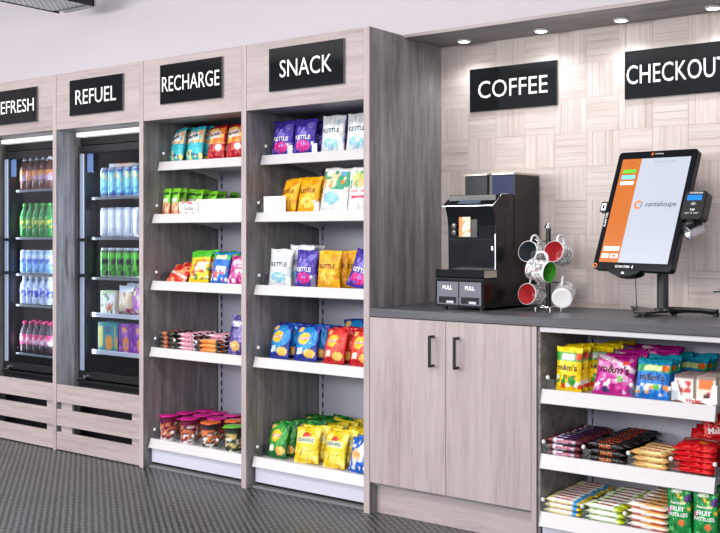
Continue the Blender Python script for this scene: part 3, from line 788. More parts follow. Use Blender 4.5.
MB().prism([(-.03, 0), (.06, 0), (.06, .055)], 1, -.001, .001).build('card', M['card'], t)
GP = design((60, 160, 80), ('speck', 8, .6, (245, 245, 240), 0, 1), ('speck', 9, .72, (50, 40, 110), 0, 1), ('band', .8, 1.1, (110, 200, 90)))
put(bag_mesh(.11, .15, .03, GP, 60), 'snack_pouch', (-.93, .30, Z[1]+.02), 'green and white pouch standing behind the white display tray', 'pouch', None, lean(5))
# third
for i in range(2):
    bagrow('rd2', -1.395, .115+i*.07, Z[2], 1, .05, 'red sweet bag %s at far left' % ('lying back in front' if i == 0 else 'slumped behind its twin'), Wh['RC'], tilt=38 if i == 0 else 30, yaw=-4, sc=1)
bagrow('yg', -1.222, .12, Z[2], 4, .055, 'yellow and green sweet bag', Wh['RC'], tilt=12, yaw=3)
bagrow('bl2', -1.070, .12, Z[2], 4, .055, 'blue sweet bag with green top', Wh['RC'], tilt=10)
bagrow('mg2', -.935, .115, Z[2], 3, .055, 'magenta sweet bag', Wh['RC'], tilt=14, yaw=4)
# fourth: stacks of bars
def stacks(key, x, y, z, layers, rows_, dy, dz, desc, where, jit=.003, yaw=0):
    rnd = random.Random(len(desc)); m = BAR[key]
    for r in range(rows_):
        for l in range(layers):
            lay = 'top' if l == layers-1 else ('bottom' if l == 0 else ORD[l+1])
            put(m, 'wrapped_bar', (x+rnd.uniform(-jit, jit)*(1+(l == layers-1)*1.6), y+r*dy+rnd.uniform(-.001, .001), z+.001+l*dz),
                '%s, %s layer, %s row back, %s' % (desc, lay, ORD[r+1], where), 'chocolate bar', desc+'s', (0, 0, R(yaw+rnd.uniform(-2, 2)*(1+(l == layers-1)*1.2))))
stacks('darko', -1.415, .085, Z[3], 4, 4, .040, .0235, 'black and orange bar', Wh['RD'])
stacks('pink', -1.262, .085, Z[3], 4, 5, .040, .0235, 'dark and pink bar', Wh['RD'])
stacks('orng', -1.090, .088, Z[3], 3, 1, .044, .0235, 'orange bar', Wh['RD'])
stacks('pink', -1.09, .14, Z[3], 4, 5, .040, .0235, 'dark and pink bar behind the orange bars', Wh['RD'])
bagrow('purb', -.925, .105, Z[3], 2, .07, 'purple crisp bag', Wh['RD'], tilt=10, yaw=-6)

# noodle pots
def pot(lidc, body, low):
    bc = [rgb(*c) for c in (body, low)]
    def cf(a, z):
        u = a*2*PI
        if z < .008: return rgb(235, 235, 235)
        n = vn(a*14+3, z*90, len(body)+lidc[0])
        if z > .085: return bc[0] if n < .7 else rgb(60, 20, 60)
        if z > .02 and n > .5: return bc[1]
        return bc[0] if n > .25 else rgb(226, 220, 214)
    m = MB().lathe([(.037, 0), (.039, .004), (.039, .012), (.039, .02), (.0395, .028), (.0395, .035), (.040, .043), (.040, .05), (.0405, .058), (.041, .065), (.041, .072), (.041, .08), (.0415, .09), (.042, .1), (.042, .108), (.045, .110), (.045, .113)], 24, colf=cf).mesh('pot', M['plastic'])
    l = MB().lathe([(.047, .1132), (.0475, .1155), (.046, .117), (.02, .118), (0, .118)], 24, col=rgb(*lidc))
    l.box(-.012, .012, -.058, -.044, .112, .1155, .001, 0, rgb(*lidc))
    return m, l.mesh('foil_lid', M['foil'])
PM = pot((214, 20, 140), (110, 20, 60), (206, 120, 80)); PO = pot((240, 110, 50), (44, 44, 48), (220, 120, 70)); PG = pot((110, 200, 60), (40, 60, 40), (210, 190, 120))
for i, (m, x, y, d) in enumerate((
    (PM, -1.430, .100, 'magenta-lidded noodle pot at the front left corner'), (PM, -1.270, .100, 'magenta-lidded noodle pot second along the front'),
    (PM, -1.42, .215, 'magenta-lidded noodle pot behind the front left one'), (PM, -1.285, .215, 'magenta-lidded noodle pot behind the second front one'), (PM, -1.155, .19, 'magenta-lidded noodle pot beside the orange ones'),
    (PM, -1.27, .32, 'magenta-lidded noodle pot in the third rank'), (PM, -1.15, .31, 'magenta-lidded noodle pot in the third rank beside orange lids'), (PM, -1.38, .33, 'magenta-lidded noodle pot at the back left'),
    (PO, -1.095, .085, 'orange-lidded noodle pot in front'), (PO, -1.03, .20, 'orange-lidded noodle pot in the second rank'), (PO, -1.02, .31, 'orange-lidded noodle pot in the third rank'),
    (PO, -.915, .21, 'orange-lidded noodle pot behind the green one'), (PO, -.915, .32, 'orange-lidded noodle pot at the back right'), (PO, -1.02, .42, 'orange-lidded noodle pot in the rear rank'),
    (PG, -.925, .085, 'green-lidded noodle pot at the front right'))):
    put(m, 'noodle_pot', (x, y, Z[4]+.001), d+', bottom RECHARGE shelf', 'pot', 'noodle pots on the bottom RECHARGE shelf', (0, 0, R(random.uniform(-40, 40))), 1.15)

# SNACK
bagrow('kpur', -.668, .165, Z[0], 2, .065, 'purple crisp bag at far left', Wh['SA'], tilt=6)
bagrow('kpur', -.523, .165, Z[0], 3, .065, 'purple crisp bag second from left', Wh['SA'], tilt=6)
bagrow('kwht', -.345, .165, Z[0], 1, .065, 'white crisp bag left of its twin', Wh['SA'], tilt=5)
bagrow('kwht', -.190, .165, Z[0], 3, .065, 'white crisp bag right of its twin', Wh['SA'], tilt=5, dz=.0)
bagrow('kpur', -.40, .30, Z[0], 2, .07, 'purple crisp bag behind the left white one', Wh['SA'], tilt=0, sc=1.1)
bagrow('kyel', -.602, .125, Z[1], 2, .06, 'yellow crisp bag behind the white card', Wh['SB'], tilt=14, yaw=-8)
bagrow('kyel', -.460, .115, Z[1], 3, .06, 'yellow crisp bag beside the white card', Wh['SB'], tilt=12, yaw=4)
bagrow('cream', -.300, .115, Z[1], 2, .07, 'tall white and green crisp bag', Wh['SB'], tilt=9, yaw=-4)
bagrow('cream2', -.140, .120, Z[1], 2, .07, 'tall white crisp bag with red band', Wh['SB'], tilt=8)
t = thing('ticket_card', 'blank white card standing at the left of the second SNACK shelf', 'card', (-.642, .078, Z[1]+.001))
MB().box(-.072, .072, -.001, .001, 0, .084).build('card', M['card'], t)
bagrow('kwht', -.640, .115, Z[2], 1, .065, 'white crisp bag at far left', Wh['SC'], tilt=8, yaw=4)
bagrow('kwht', -.565, .19, Z[2], 2, .065, 'white crisp bag behind the left end', Wh['SC'], tilt=4, sc=1.1)
bagrow('kpur', -.478, .120, Z[2], 2, .065, 'purple crisp bag left of the yellow one', Wh['SC'], tilt=8, yaw=-4)
bagrow('kyel', -.328, .115, Z[2], 2, .065, 'yellow crisp bag right of a purple one', Wh['SC'], tilt=5)
bagrow('kyel', -.215, .19, Z[2], 2, .065, 'yellow crisp bag behind the leaning purple one', Wh['SC'], tilt=6)
put(P['kpur'][1], 'snack_bag', (-.152, .110, Z[2]+.005), 'purple crisp bag leaning sideways at the right of the third SNACK shelf', 'bag', None, lean(12, 0, 14))
bagrow('wblu', -.640, .105, Z[3], 3, .065, 'blue crisp bag at far left', Wh['SD'], tilt=14, yaw=-6)
bagrow('wblu', -.468, .105, Z[3], 3, .065, 'blue crisp bag left of the red ones', Wh['SD'], tilt=14)
bagrow('wred', -.292, .105, Z[3], 4, .065, 'red crisp bag left of its twin', Wh['SD'], tilt=14, yaw=-5)
bagrow('wred', -.135, .110, Z[3], 3, .065, 'red crisp bag at far right', Wh['SD'], tilt=12, yaw=-4)
bagrow('wblu', -.37, .40, Z[3], 2, .07, 'blue crisp bag at the back', Wh['SD'], tilt=0, sc=1.08)
bagrow('wgrn', -.655, .105, Z[4], 6, .06, 'green crisp bag at far left', Wh['SE'], tilt=14, dz=-.0)
bagrow('wgrn', -.55, .20, Z[4], 5, .06, 'green crisp bag beside the yellow ones', Wh['SE'], tilt=14)
bagrow('quav', -.462, .105, Z[4], 6, .065, 'yellow crisp bag left of its twin', Wh['SE'], tilt=14, yaw=6, sc=.98)
bagrow('quav', -.290, .105, Z[4], 6, .065, 'yellow crisp bag right of its twin', Wh['SE'], tilt=14, yaw=-4, sc=.98)
bagrow('wots', -.140, .095, Z[4], 2, .06, 'bright blue crisp bag at far right', Wh['SE'], tilt=12, yaw=-6)
bagrow('quav', -.14, .23, Z[4], 4, .065, 'yellow crisp bag behind the blue one', Wh['SE'], tilt=12, sc=.98)

# CHECKOUT
y0 = .06
bagrow('mmy', .952, .050, ZC[0], 5, .05, 'yellow sweet bag with green band at far left', Wh['CA'], tilt=6, yaw=-4)
bagrow('mmy', 1.03, .15, ZC[0], 6, .052, 'yellow sweet bag between yellow and magenta rows', Wh['CA'], tilt=12, yaw=8, jit=.016)
bagrow('mmp', 1.128, .070, ZC[0], 7, .055, 'magenta sweet bag', Wh['CA'], tilt=24, yaw=4, dz=.002, jit=.016)
bagrow('mmp', 1.22, .30, ZC[0], 2, .06, 'magenta sweet bag heaped behind the blue ones', Wh['CA'], tilt=10, yaw=10, dz=.01, sc=1.0)
bagrow('mmb', 1.288, .062, ZC[0], 6, .052, 'blue sweet bag with green band', Wh['CA'], tilt=22, jit=.014)
bagrow('mmb', 1.36, .24, ZC[0], 4, .055, 'blue sweet bag behind the card tray', Wh['CA'], tilt=26, yaw=-8, jit=.014)
# card tray holding small packs
t = thing('display_tray', 'white and brown printed display tray at the right of the top checkout shelf', 'tray', (1.462, .05, ZC[0]+.001))
def wave(x): return .035+.012*math.cos(x*60)
mb = MB(); pts = [(-.084+i*.014, .0) for i in range(13)]
fr = [(-.084, 0), (.084, 0), (.084, .078), (.066, .078), (.058, .03), (.0, .024), (-.05, .03), (-.062, .078), (-.084, .078)]
mb.prism(fr, 1, -.022, -.020); mb.box(-.084, -.082, -.02, .16, 0, .078); mb.box(.082, .084, -.02, .16, 0, .078); mb.box(-.084, .084, -.022, .16, -.0005, .0015)
tb = mb.build('tray_body', M['card'], t)
mb = MB(); wv = [(-.0842, -.0002)]+[(-.0842+.0168*i, .010+.005*math.sin(i*1.3)) for i in range(11)]+[(.0842, -.0002)]
mb.prism([(x, z) for x, z in wv], 1, -.0228, -.0221); mb.build('brown_wave', mat('chocolate_print', (120, 66, 44), .5), tb)
mb = MB(); mb.text('kinder', .022, lambda x, y: (x, -.0232, .017+y), 0, rgb(200, 40, 40), bold=.02); mb.build('lettering', M['paper'], tb)
KC1 = design((236, 226, 220), ('rect', -.8, .8, .35, .75, (206, 60, 50)), ('speck', 7, .6, (240, 240, 236), .3, .8), ('band', .86, 1.2, (110, 90, 84)))
KC2 = design((240, 224, 210), ('rect', -.8, .8, .55, .85, (240, 120, 50)), ('disc', .1, .3, .35, .12, (90, 40, 50)), ('disc', .5, .4, .25, .07, (226, 80, 110)), ('band', .88, 1.2, (150, 130, 120)))
for j, (dsg, xx) in enumerate(((KC1, -.040), (KC2, .040))):
    cm = carton_mesh(.070, .104, .022, dsg)
    for i in range(6):
        put(cm, 'biscuit_pack', (1.462+xx+random.uniform(-.003, .003), .046+i*.0255, ZC[0]+.003), '%s biscuit pack, %s from the front in the printed tray' % (('red and white', 'orange and white')[j], ORD[i+1]), 'pack', 'biscuit packs in the printed tray', (R(-4), 0, 0))
for i in range(3):
    put(carton_mesh(.07, .10, .022, KC1), 'biscuit_pack', (1.44+i*.04, .27+i*.04, ZC[0]+.001), 'dark biscuit pack behind the printed tray, %s from left' % ORD[i+1], 'pack', 'loose biscuit packs behind the tray', (R(-20), 0, R(10*i-10)))
stacks('snick', .938, .045, ZC[1], 3, 9, .0385, .0255, 'brown bar with white panel', Wh['CB'])
stacks('mars', 1.120, .045, ZC[1], 3, 10, .0385, .0265, 'black bar with orange lettering', Wh['CB'], yaw=-2)
stacks('twix', 1.292, .052, ZC[1], 3, 4, .046, .0235, 'gold twin bar', Wh['CB'], yaw=-4)
for i in range(5):
    put(P['malt'][i % 2], 'snack_bag', (1.457+random.uniform(-.006, .006), .02+.004*i, ZC[1]+.016+i*.019), 'red sweet pouch lying flat, %s from the bottom of the front pile, middle checkout shelf' % ORD[i+1], 'pouch', 'red pouches on the middle checkout shelf', (R(-84), 0, R(random.uniform(-6, 6))))
bagrow('malt', 1.455, .17, ZC[1], 5, .05, 'red sweet pouch', Wh['CB'], tilt=30, yaw=-6, dz=.004, jit=.014)
bagrow('malt', 1.50, .24, ZC[1]+.045, 2, .06, 'red sweet pouch heaped on the others at right', Wh['CB'], tilt=10, yaw=16)
stacks('hippo', .932, .040, ZC[2], 3, 9, .039, .0215, 'cream bar with blue and yellow end', Wh['CC'], yaw=-3)
stacks('grn', 1.112, .045, ZC[2], 3, 8, .044, .0225, 'pale green and white bar', Wh['CC'], yaw=-4)
stacks('bueno', 1.284, .050, ZC[2], 4, 7, .050, .0245, 'red and cream bar', Wh['CC'], yaw=-6)
bagrow('fruit', 1.402, .045, ZC[2]+.002, 5, .045, 'green sweet bag left of its twin', Wh['CC'], tilt=3, jit=.004)
bagrow('fruit', 1.502, .040, ZC[2]+.002, 5, .045, 'green sweet bag right of its twin', Wh['CC'], tilt=3, jit=.004)

# dividers
dividers(Z[0], .105, (-1.498, -.905), .30, Wh['RA'])
dividers(Z[1], .060, (-1.503,), .30, Wh['RB'])
dividers(Z[2], .052, (-1.498,), .30, Wh['RC'])
dividers(Z[3], .044, (-1.497, -1.345, -1.18), .30, Wh['RD'])
dividers(Z[4], .040, (-1.498, -1.355, -1.2, -1.02), .30, Wh['RE'])
dividers(Z[0], .105, (-.742, -.595, -.438), .30, Wh['SA'])
dividers(Z[1], .050, (-.742, -.38), .30, Wh['SB'])
dividers(Z[2], .052, (-.740, -.402), .30, Wh['SC'])
dividers(Z[3], .045, (-.738,), .30, Wh['SD'])
dividers(Z[4], .040, (-.740,), .30, Wh['SE'])
dividers(ZC[0], .006, (.872, 1.222, 1.372), .36, Wh['CA'])
dividers(ZC[1], .002, (.856, 1.028, 1.212, 1.378, 1.54), .36, Wh['CB'])
dividers(ZC[2], -.004, (.856, 1.025, 1.20), .36, Wh['CC'])

# ------------------------------------------------------------ fridge contents
def bottle(body, capc, labc, labw, h=.20, r=.030, glassy=True):
    k = h/.2
    m = MB().lathe([(r*.8, 0), (r, .006), (r, .05*k), (r*.93, .065*k), (r, .08*k), (r, .125*k), (r*.85, .145*k), (r*.5, .168*k), (.012, .178*k), (.012, .183*k)], 14, col=rgb(*body)).mesh('bottle', M['plastic'])
    def cf(a, z): return rgb(*labc) if vn(a*10, z*60, labc[0]) < .55 else rgb(*labw)
    l = MB().lathe([(r*1.0+.0006, .052*k), (r+.0012, .07*k), (r+.0012, .09*k), (r+.0012, .105*k), (r+.0006, .118*k)], 14, colf=cf).mesh('label', M['paper'])
    c = MB().lathe([(.0145, .180*k), (.0145, .197*k), (.012, .200*k), (0, .200*k)], 12, col=rgb(*capc)).mesh('cap', M['plastic'])
    return m, l, c
def can(cols, h, r):
    def cf(a, z):
        v = z/h; n = vn(a*8+1, v*7, cols[0][0])
        if v < .06 or v > .93: return rgb(190, 194, 200)
        i = min(len(cols)-1, int(v*len(cols)))
        return rgb(*cols[i]) if n < .62 else rgb(*cols[(i+1) % len(cols)])
    pf = [(r*.78, 0), (r*.9, .004), (r, .012)]+[(r, .012+(h-.03)*i/8) for i in range(1, 9)]+[(r*.86, h-.005), (r*.84, h-.001)]
    m = MB().lathe(pf, 16, colf=cf).mesh('can', M['tin'])
    l = MB().lathe([(r*.84, h-.0015), (r*.86, h+.001), (r*.8, h), (r*.78, h-.003), (0, h-.003)], 16, col=rgb(200, 202, 206))
    l.box(-.006, .006, -.012, .006, h-.003, h-.001, 0, 0, rgb(215, 215, 220))
    return m, l.mesh('lid', M['silver'])
def rack(m, name, fr, zi, x0, pitch, n, ranks, y0, dy, desc, cat):
    where = ('top', 'second', 'third', 'fourth', 'bottom')[zi]+' '+fr.upper()+' fridge shelf'
    for r in range(ranks):
        for i in range(n):
            put(m, name, (x0+i*pitch, y0+r*dy, FZ[fr][zi]), '%s, %s from left, %s rank, %s' % (desc, ORD[i+1], ('front', 'second', 'third')[r], where), cat, desc+'s on the '+where, (0, 0, R(random.uniform(-30, 30))))
xr = -2.94; yf = .245
rack(bottle((104, 58, 40), (235, 235, 235), (226, 140, 70), (190, 170, 200), .205), 'drink_bottle', 'refresh', 0, xr, .066, 5, 2, yf, .07, 'amber drink bottle with white cap', 'bottle')
rack(bottle((30, 130, 50), (60, 150, 60), (236, 220, 70), (40, 150, 60), .215), 'drink_bottle', 'refresh', 1, xr, .066, 5, 2, yf, .07, 'green drink bottle with yellow label', 'bottle')
rack(can([(120, 170, 214), (150, 200, 236), (60, 110, 200), (205, 214, 224), (120, 170, 214)], .148, .030), 'drink_can', 'refresh', 2, xr, .066, 5, 2, yf, .07, 'slim blue and silver can', 'can')
rack(bottle((190, 205, 225), (240, 240, 245), (30, 60, 190), (235, 240, 250), .178), 'drink_bottle', 'refresh', 3, xr, .066, 5, 2, yf, .07, 'clear water bottle with blue label', 'bottle')
rack(bottle((70, 50, 60), (214, 50, 110), (226, 60, 120), (240, 225, 230), .20), 'drink_bottle', 'refresh', 4, xr, .066, 5, 2, yf, .07, 'dark bottle with magenta label', 'bottle')
xr = -2.135
rack(can([(40, 70, 170), (60, 150, 210), (150, 214, 224), (120, 200, 214), (236, 222, 130), (110, 200, 220)], .172, .0325), 'drink_can', 'refuel', 0, xr, .069, 6, 2, yf, .07, 'tall turquoise and blue can', 'can')
rack(can([(224, 226, 230), (206, 208, 214), (236, 238, 240)], .172, .0325), 'drink_can', 'refuel', 1, xr, .069, 6, 2, yf, .07, 'tall white can', 'can')
rack(can([(24, 26, 26), (70, 170, 40), (24, 26, 26), (90, 190, 50), (24, 26, 26)], .172, .0325), 'drink_can', 'refuel', 2, xr, .069, 6, 2, yf, .07, 'tall black can with green marks', 'can')
FB = design((238, 232, 222), ('speck', 5, .6, (236, 150, 80), 0, 1))
put(carton_mesh(.20, .022, .12, FB), 'snack_box', (-1.99, .29, 1.485+.1725), 'flat cream and orange box lying on top of the tall turquoise cans', 'box')
SA1 = design((236, 232, 214), ('speck', 6, .55, (60, 130, 60), 0, 1), ('disc', .2, .35, .5, .25, (206, 110, 50)), ('speck', 8, .7, (250, 250, 245), 0, 1), ('band', .85, 1.2, (200, 220, 160)))
SA2 = design((238, 214, 170), ('speck', 6, .66, (190, 50, 110), 0, 1), ('disc', 0, .4, .5, .3, (244, 226, 190)), ('band', .8, 1.2, (225, 230, 235)))
SA3 = design((196, 120, 190), ('speck', 6, .6, (244, 226, 190), 0, 1))
where = 'fourth shelf of the REFUEL fridge'
put(carton_mesh(.125, .135, .07, SA1), 'sandwich_pack', (-2.085, .25, .795), 'green and orange food pack at the left of the '+where, 'food pack')
put(bag_mesh(.13, .165, .07, SA2, 70), 'food_bag', (-1.955, .25, .797), 'cream and pink bag of food in the middle, '+where, 'food pack')
put(bag_mesh(.12, .15, .07, SA3, 71), 'food_bag', (-1.835, .25, .797), 'purple bag of food at the right of the '+where, 'food pack')
put(bag_mesh(.12, .175, .05, SA2, 72), 'food_bag', (-2.00, .34, .797), 'pale bag of food behind others, '+where, 'food pack')
BX1 = design((30, 140, 140), ('rect', -.9, -.5, .1, .9, (220, 210, 90)), ('disc', .3, .3, .45, .25, (240, 150, 40)), ('rect', -.3, .5, .65, .85, (40, 100, 130)))
BX2 = design((130, 50, 150), ('disc', .0, .3, .45, .25, (240, 150, 40)), ('disc', -.2, .75, .4, .15, (246, 170, 60)), ('speck', 7, .7, (190, 120, 200), 0, 1))
where = 'bottom shelf of the REFUEL fridge'
for i, (dd, x, w_, lab) in enumerate(((BX1, -2.085, .15, 'teal and orange meal box at the left'), (BX1, -1.995, .03, 'narrow orange pack beside the teal box'), (BX2, -1.91, .12, 'purple and orange meal box in the middle'), (BX2, -1.785, .12, 'purple and orange meal box at the right'))):
    put(carton_mesh(w_, .165, .09, dd), 'meal_box', (x, .25, .577), '%s of the %s' % (lab, where), 'box')

# ------------------------------------------------------------ coffee machine
cm = thing('coffee_machine', 'tall black bean-to-cup coffee machine with two grey PULL drawers on the worktop', 'coffee machine', (.516, .13, .9285), R(-5))
cm.rotation_euler = (0, 0, R(-5))
# local frame: x from -wid (left) to 0 (right), y 0 front of base .. .44 back, z up
Wd = .259; D0 = .44; hz = .928
def zz(z): return z-.9285
b = MB()
b.box(-Wd, 0, .0, .093, .012, zz(1.104)-.034, .002)
b.box(-Wd+.002, 0, .093, D0, .012, zz(1.437), .002)
base = b.build('body', M['dark_side'], cm)
MB().box(-Wd-.002, .002, -.004, .094, zz(1.104)-.034, zz(1.104), .003).build('base_top', M['black_gloss'], cm)
MB().box(.0005, .0035, .002, .094, zz(1.104)-.032, zz(1.104)-.002).build('side_strip', M['warm_strip'], cm)
MB().box(-Wd, .0, -.004, -.0005, .02, zz(1.06), .001).build('drawer_surround', M['black_gloss'], cm)
for i in range(2):
    x0 = -Wd+.012+i*.122
    q = MB(); z0 = .022; z1 = zz(1.052)
    q.box(x0, x0+.117, -.008, -.004, z0+.034, z1, .001); q.box(x0, x0+.117, -.008, -.004, z0, z0+.006, .001)
    q.box(x0, x0+.01, -.008, -.004, z0+.006, z0+.034); q.box(x0+.107, x0+.117, -.008, -.004, z0+.006, z0+.034)
    dr = q.build('drawer', M['drawer'], cm)
    MB().box(x0+.01, x0+.107, -.0045, -.0042, z0+.006, z0+.034).build('grip_recess', M['gap'], dr)
    MB().box(x0+.05, x0+.09, -.0065, -.0046, z0+.006, z0+.018, .001).build('grip', M['silver'], dr)
    MB().text('PULL', .024, lambda x, y: (x0+.058+x, -.0088, z0+.075+y), bold=.03).build('lettering', M['white_letter'], dr)
# front body: curved fascia
fy = .093
prof = [(fy, zz(1.104)), (fy-.002, zz(1.25)), (fy-.004, zz(1.30)), (fy-.010, zz(1.34)), (fy-.022, zz(1.375)), (fy-.026, zz(1.387)), (fy+.02, zz(1.387)), (fy+.02, zz(1.104))]
b = MB(); b.prism(prof, 0, -Wd, -.0005); b.build('fascia', M['black_gloss'], cm)
top = [(fy-.030, zz(1.384)), (fy-.032, zz(1.389)), (fy+.040, zz(1.438)), (D0*.55, zz(1.438)), (D0*.55, zz(1.387)), (fy+.02, zz(1.380))]
MB().prism([(fy-.030, zz(1.386)), (fy-.0315, zz(1.390)), (fy+.040, zz(1.438)), (fy+.09, zz(1.438)), (fy+.09, zz(1.386))], 0, -Wd-.010, .004).build('control_head', M['black_gloss'], cm)
st = MB(); st.box(-Wd-.012, .006, fy-.034, fy-.030, zz(1.3845), zz(1.389), .001)
for x in (.0042,):
    st.tube([(x+.001, fy-.032, zz(1.385)), (x+.001, fy+.038, zz(1.440)), (x+.001, fy+.14, zz(1.440))], .0022, 6)
st.tube([(-Wd-.011, fy-.032, zz(1.385)), (-Wd-.011, fy+.04, zz(1.439))], .002, 6)
st.build('chrome_trim', M['chrome'], cm)
def slope(x, t, o=.0006):  # point on the control head slope
    y_ = fy-.0315+t*(.0715); z_ = zz(1.390)+t*.048; n = (-.048/.0861, .0715/.0861)
    return (x, y_+n[0]*o, z_+n[1]*o)
q = MB(); q.add([slope(-.195, .15), slope(-.075, .15), slope(-.075, .92), slope(-.195, .92)], [(0, 1, 2, 3)]); q.build('touch_screen', mat('touch_display', (92, 108, 128), .12), cm)
q = MB(); q.add([slope(-.035, .45), slope(-.028, .45), slope(-.028, .6), slope(-.035, .6)], [(0, 1, 2, 3)]); q.build('indicator', M['white_letter'], cm)
MB().box(-Wd+.004, -.006, fy-.0045, fy-.0035, zz(1.2350), zz(1.2375)).build('seam', M['gap'], cm)
# outlet recess with picture and spouts
q = MB(); q.box(-Wd+.062, -Wd+.165, fy-.008, fy-.004, zz(1.245), zz(1.345), .002); q.build('outlet_bay', M['black'], cm)
CUP = design((246, 226, 204), ('rect', -1, -.45, 0, 1, (236, 150, 70)), ('speck', 7, .56, (240, 170, 100), .1, .9), ('disc', .1, .5, .3, .2, (250, 246, 240)))
a, bm_ = carton_mesh(.062, .088, .003, CUP); o = bpy.data.objects.new('picture_panel', a); C.objects.link(o); o.parent = cm; o.location = (-Wd+.098, fy-.0100, zz(1.250))
q = MB(); q.cyl((-Wd+.040, fy-.014, zz(1.30)), (-Wd+.040, fy-.001, zz(1.30)), .013, n=16); q.cyl((-Wd+.040, fy-.014, zz(1.27)), (-Wd+.040, fy-.001, zz(1.27)), .013, n=16); q.build('coin_knob', M['black'], cm)
q = MB(); q.cyl((-Wd+.042, fy-.016, zz(1.303)), (-Wd+.042, fy-.014, zz(1.303)), .004, n=10); q.cyl((-Wd+.042, fy-.016, zz(1.273)), (-Wd+.042, fy-.014, zz(1.273)), .004, n=10); q.build('knob_button', M['chrome'], cm)
MB().box(-.022, -.013, fy-.004, fy-.002, zz(1.19), zz(1.208)).build('key_lock', M['silver'], cm)
MB().box(-.0045, -.0005, fy-.0025, fy+.0, zz(1.106), zz(1.30)).build('front_trim', M['silver'], cm)
# hoppers
hy = .234
MB().box(-Wd-.012, -.145, hy, D0-.004, zz(1.4375), zz(1.528), .002).build('hopper', M['hopper_l'], cm)
MB().box(-.118, -.001, hy, D0-.004, zz(1.4375), zz(1.528), .002).build('hopper', M['hopper_r'], cm)
MB().box(-.144, -.119, hy+.01, D0-.004, zz(1.4375), zz(1.532), .001).build('hopper_divider', M['black'], cm)
MB().box(-.0008, .003, hy, D0-.002, zz(1.20), zz(1.528), .001).build('rear_side_cheek', M['dark_side'], cm)
for x0, x1 in ((-Wd-.015, -.143), (-.120, .004)):
    MB().box(x0, x1, hy-.003, D0, zz(1.5285), zz(1.541), .003).build('hopper_lid', M['warm_strip'], cm)
q = MB()
for i in range(4): q.box(.0002, .0012, .128+i*.022, .143+i*.022, zz(1.372), zz(1.415))
q.build('side_vent', M['hopper_l'], cm)
q = MB(); q.box(.0, .0008, .10, D0-.005, zz(1.27), zz(1.272)); q.box(.0, .0008, .16, .162, zz(1.12), zz(1.34)); q.build('side_seam', M['gap'], cm)
for x in (-Wd+.03, -.03):
    for y in (.03, D0-.04): MB().cyl((x, y, 0), (x, y, .012), .013, n=14).build('foot', M['black'], cm)

# ------------------------------------------------------------ mug tree and mugs
tx, ty = .70, .375
mt = thing('mug_tree', 'chrome and black mug tree stand on the worktop beside the coffee machine', 'mug stand', (tx, ty, .9285))
q = MB(); q.tube([(0.056*math.cos(a*PI/16), 0.056*math.sin(a*PI/16), .014) for a in range(33)], .003, 6)
for a in range(4): q.cyl((0.056*math.cos(a*PI/2+.6), 0.056*math.sin(a*PI/2+.6), 0), (0.056*math.cos(a*PI/2+.6), 0.056*math.sin(a*PI/2+.6), .014), .006, n=10)
for a in (.6, 2.17): q.tube([(0.056*math.cos(a), 0.056*math.sin(a), .014), (-0.056*math.cos(a), -0.056*math.sin(a), .014)], .003, 6)
q.build('base_ring', M['chrome'], mt)
MB().cyl((0, 0, .012), (0, 0, .355), .011, n=14).build('pole', M['black'], mt)
MB().lathe([(.013, .355), (.017, .358), (.018, .368), (.012, .372), (.011, .378), (0, .380)], 16).build('finial', M['chrome'], mt)

def mug(pos, axis, inner, label, art, roll=0):
    """mug with opening towards axis; handle on the upper side; origin at the mug centre"""
    t = thing('mug', label, 'mug', pos, 0, 'mugs hanging on the mug tree')
    ax = Vector(axis).normalized(); up = Vector((0, 0, 1)); up = (up-ax*up.dot(ax)).normalized(); si = up.cross(ax)
    mtx = Matrix((( si.x, -up.x, ax.x), (si.y, -up.y, ax.y), (si.z, -up.z, ax.z))).to_4x4()   # local: -y = up, z = axis
    h = .101; r = .047
    def cf(a, z):
        v = (z+h/2)/h
        if v < .06 or v > .93: return rgb(238, 238, 238)
        return rgb(120, 122, 128) if art and vn(a*46, v*15, art) > .58 else (rgb(206, 150, 155) if vn(a*20, v*7, art+4) > .86 else rgb(232, 232, 232))
    n = 60; prof = [(r*.72, -h/2+.002), (r*.86, -h/2), (r*.94, -h/2+.003)]+[(r*.96+.04*r*i/28, -h/2+.006+(h-.008)*i/28) for i in range(29)]+[(r*1.0, h/2), (r*.95, h/2+.0005)]
    MB().lathe(prof, n, colf=cf, caps=(1, 0)).xf(mtx).build('cup', M['mug_print'], t)
    MB().lathe([(r*.955, h/2), (r*.93, h/2-.004), (r*.90, -h/2+.012), (r*.7, -h/2+.006), (0, -h/2+.005)], n, caps=(0, 1)).xf(mtx).build('lining', inner, t)
    pts = []
    for i in range(13):
        a = PI*i/12; pts.append((0, -r-.036*math.sin(a)**.8+.002, .033*math.cos(a)))
    MB().tube(pts, .0062, 8, flat=.7).xf(mtx).build('handle', M['white_ceramic'], t)
    return t
mug((.648, .335, 1.176), (-.06, -1, .22), M['mug_grey'], 'white patterned mug with slate grey inside, upper left on the mug tree', 3)
mug((.766, .345, 1.176), (-.04, -1, .24), M['mug_red'], 'white patterned mug with red inside, upper right on the mug tree', 5)
mug((.714, .270, 1.105), (.93, -.18, -.12), M['mug_green'], 'white patterned mug with green inside, in the middle of the mug tree', 2)
mug((.648, .335, .995), (-.12, -1, .12), M['mug_red'], 'white patterned mug with red inside, lower left on the mug tree', 7)
mug((.792, .335, .999), (-.30, .93, .26), M['mug_grey'], 'white mug showing its base, lower right on the mug tree', 9)
# arms of the tree reach each handle
for (x, y, z) in ((.648, .345, 1.240), (.766, .355, 1.240), (.714, .275, 1.170), (.648, .345, 1.058), (.792, .335, 1.060)):
    q = MB(); q.tube([(0, 0, z-.9285-.01), ((x-tx)*.8, (y-ty)*.8, z-.9285-.008), (x-tx, y-ty, z-.9285)], .003, 6)
    q.build('arm', M['chrome'], mt)

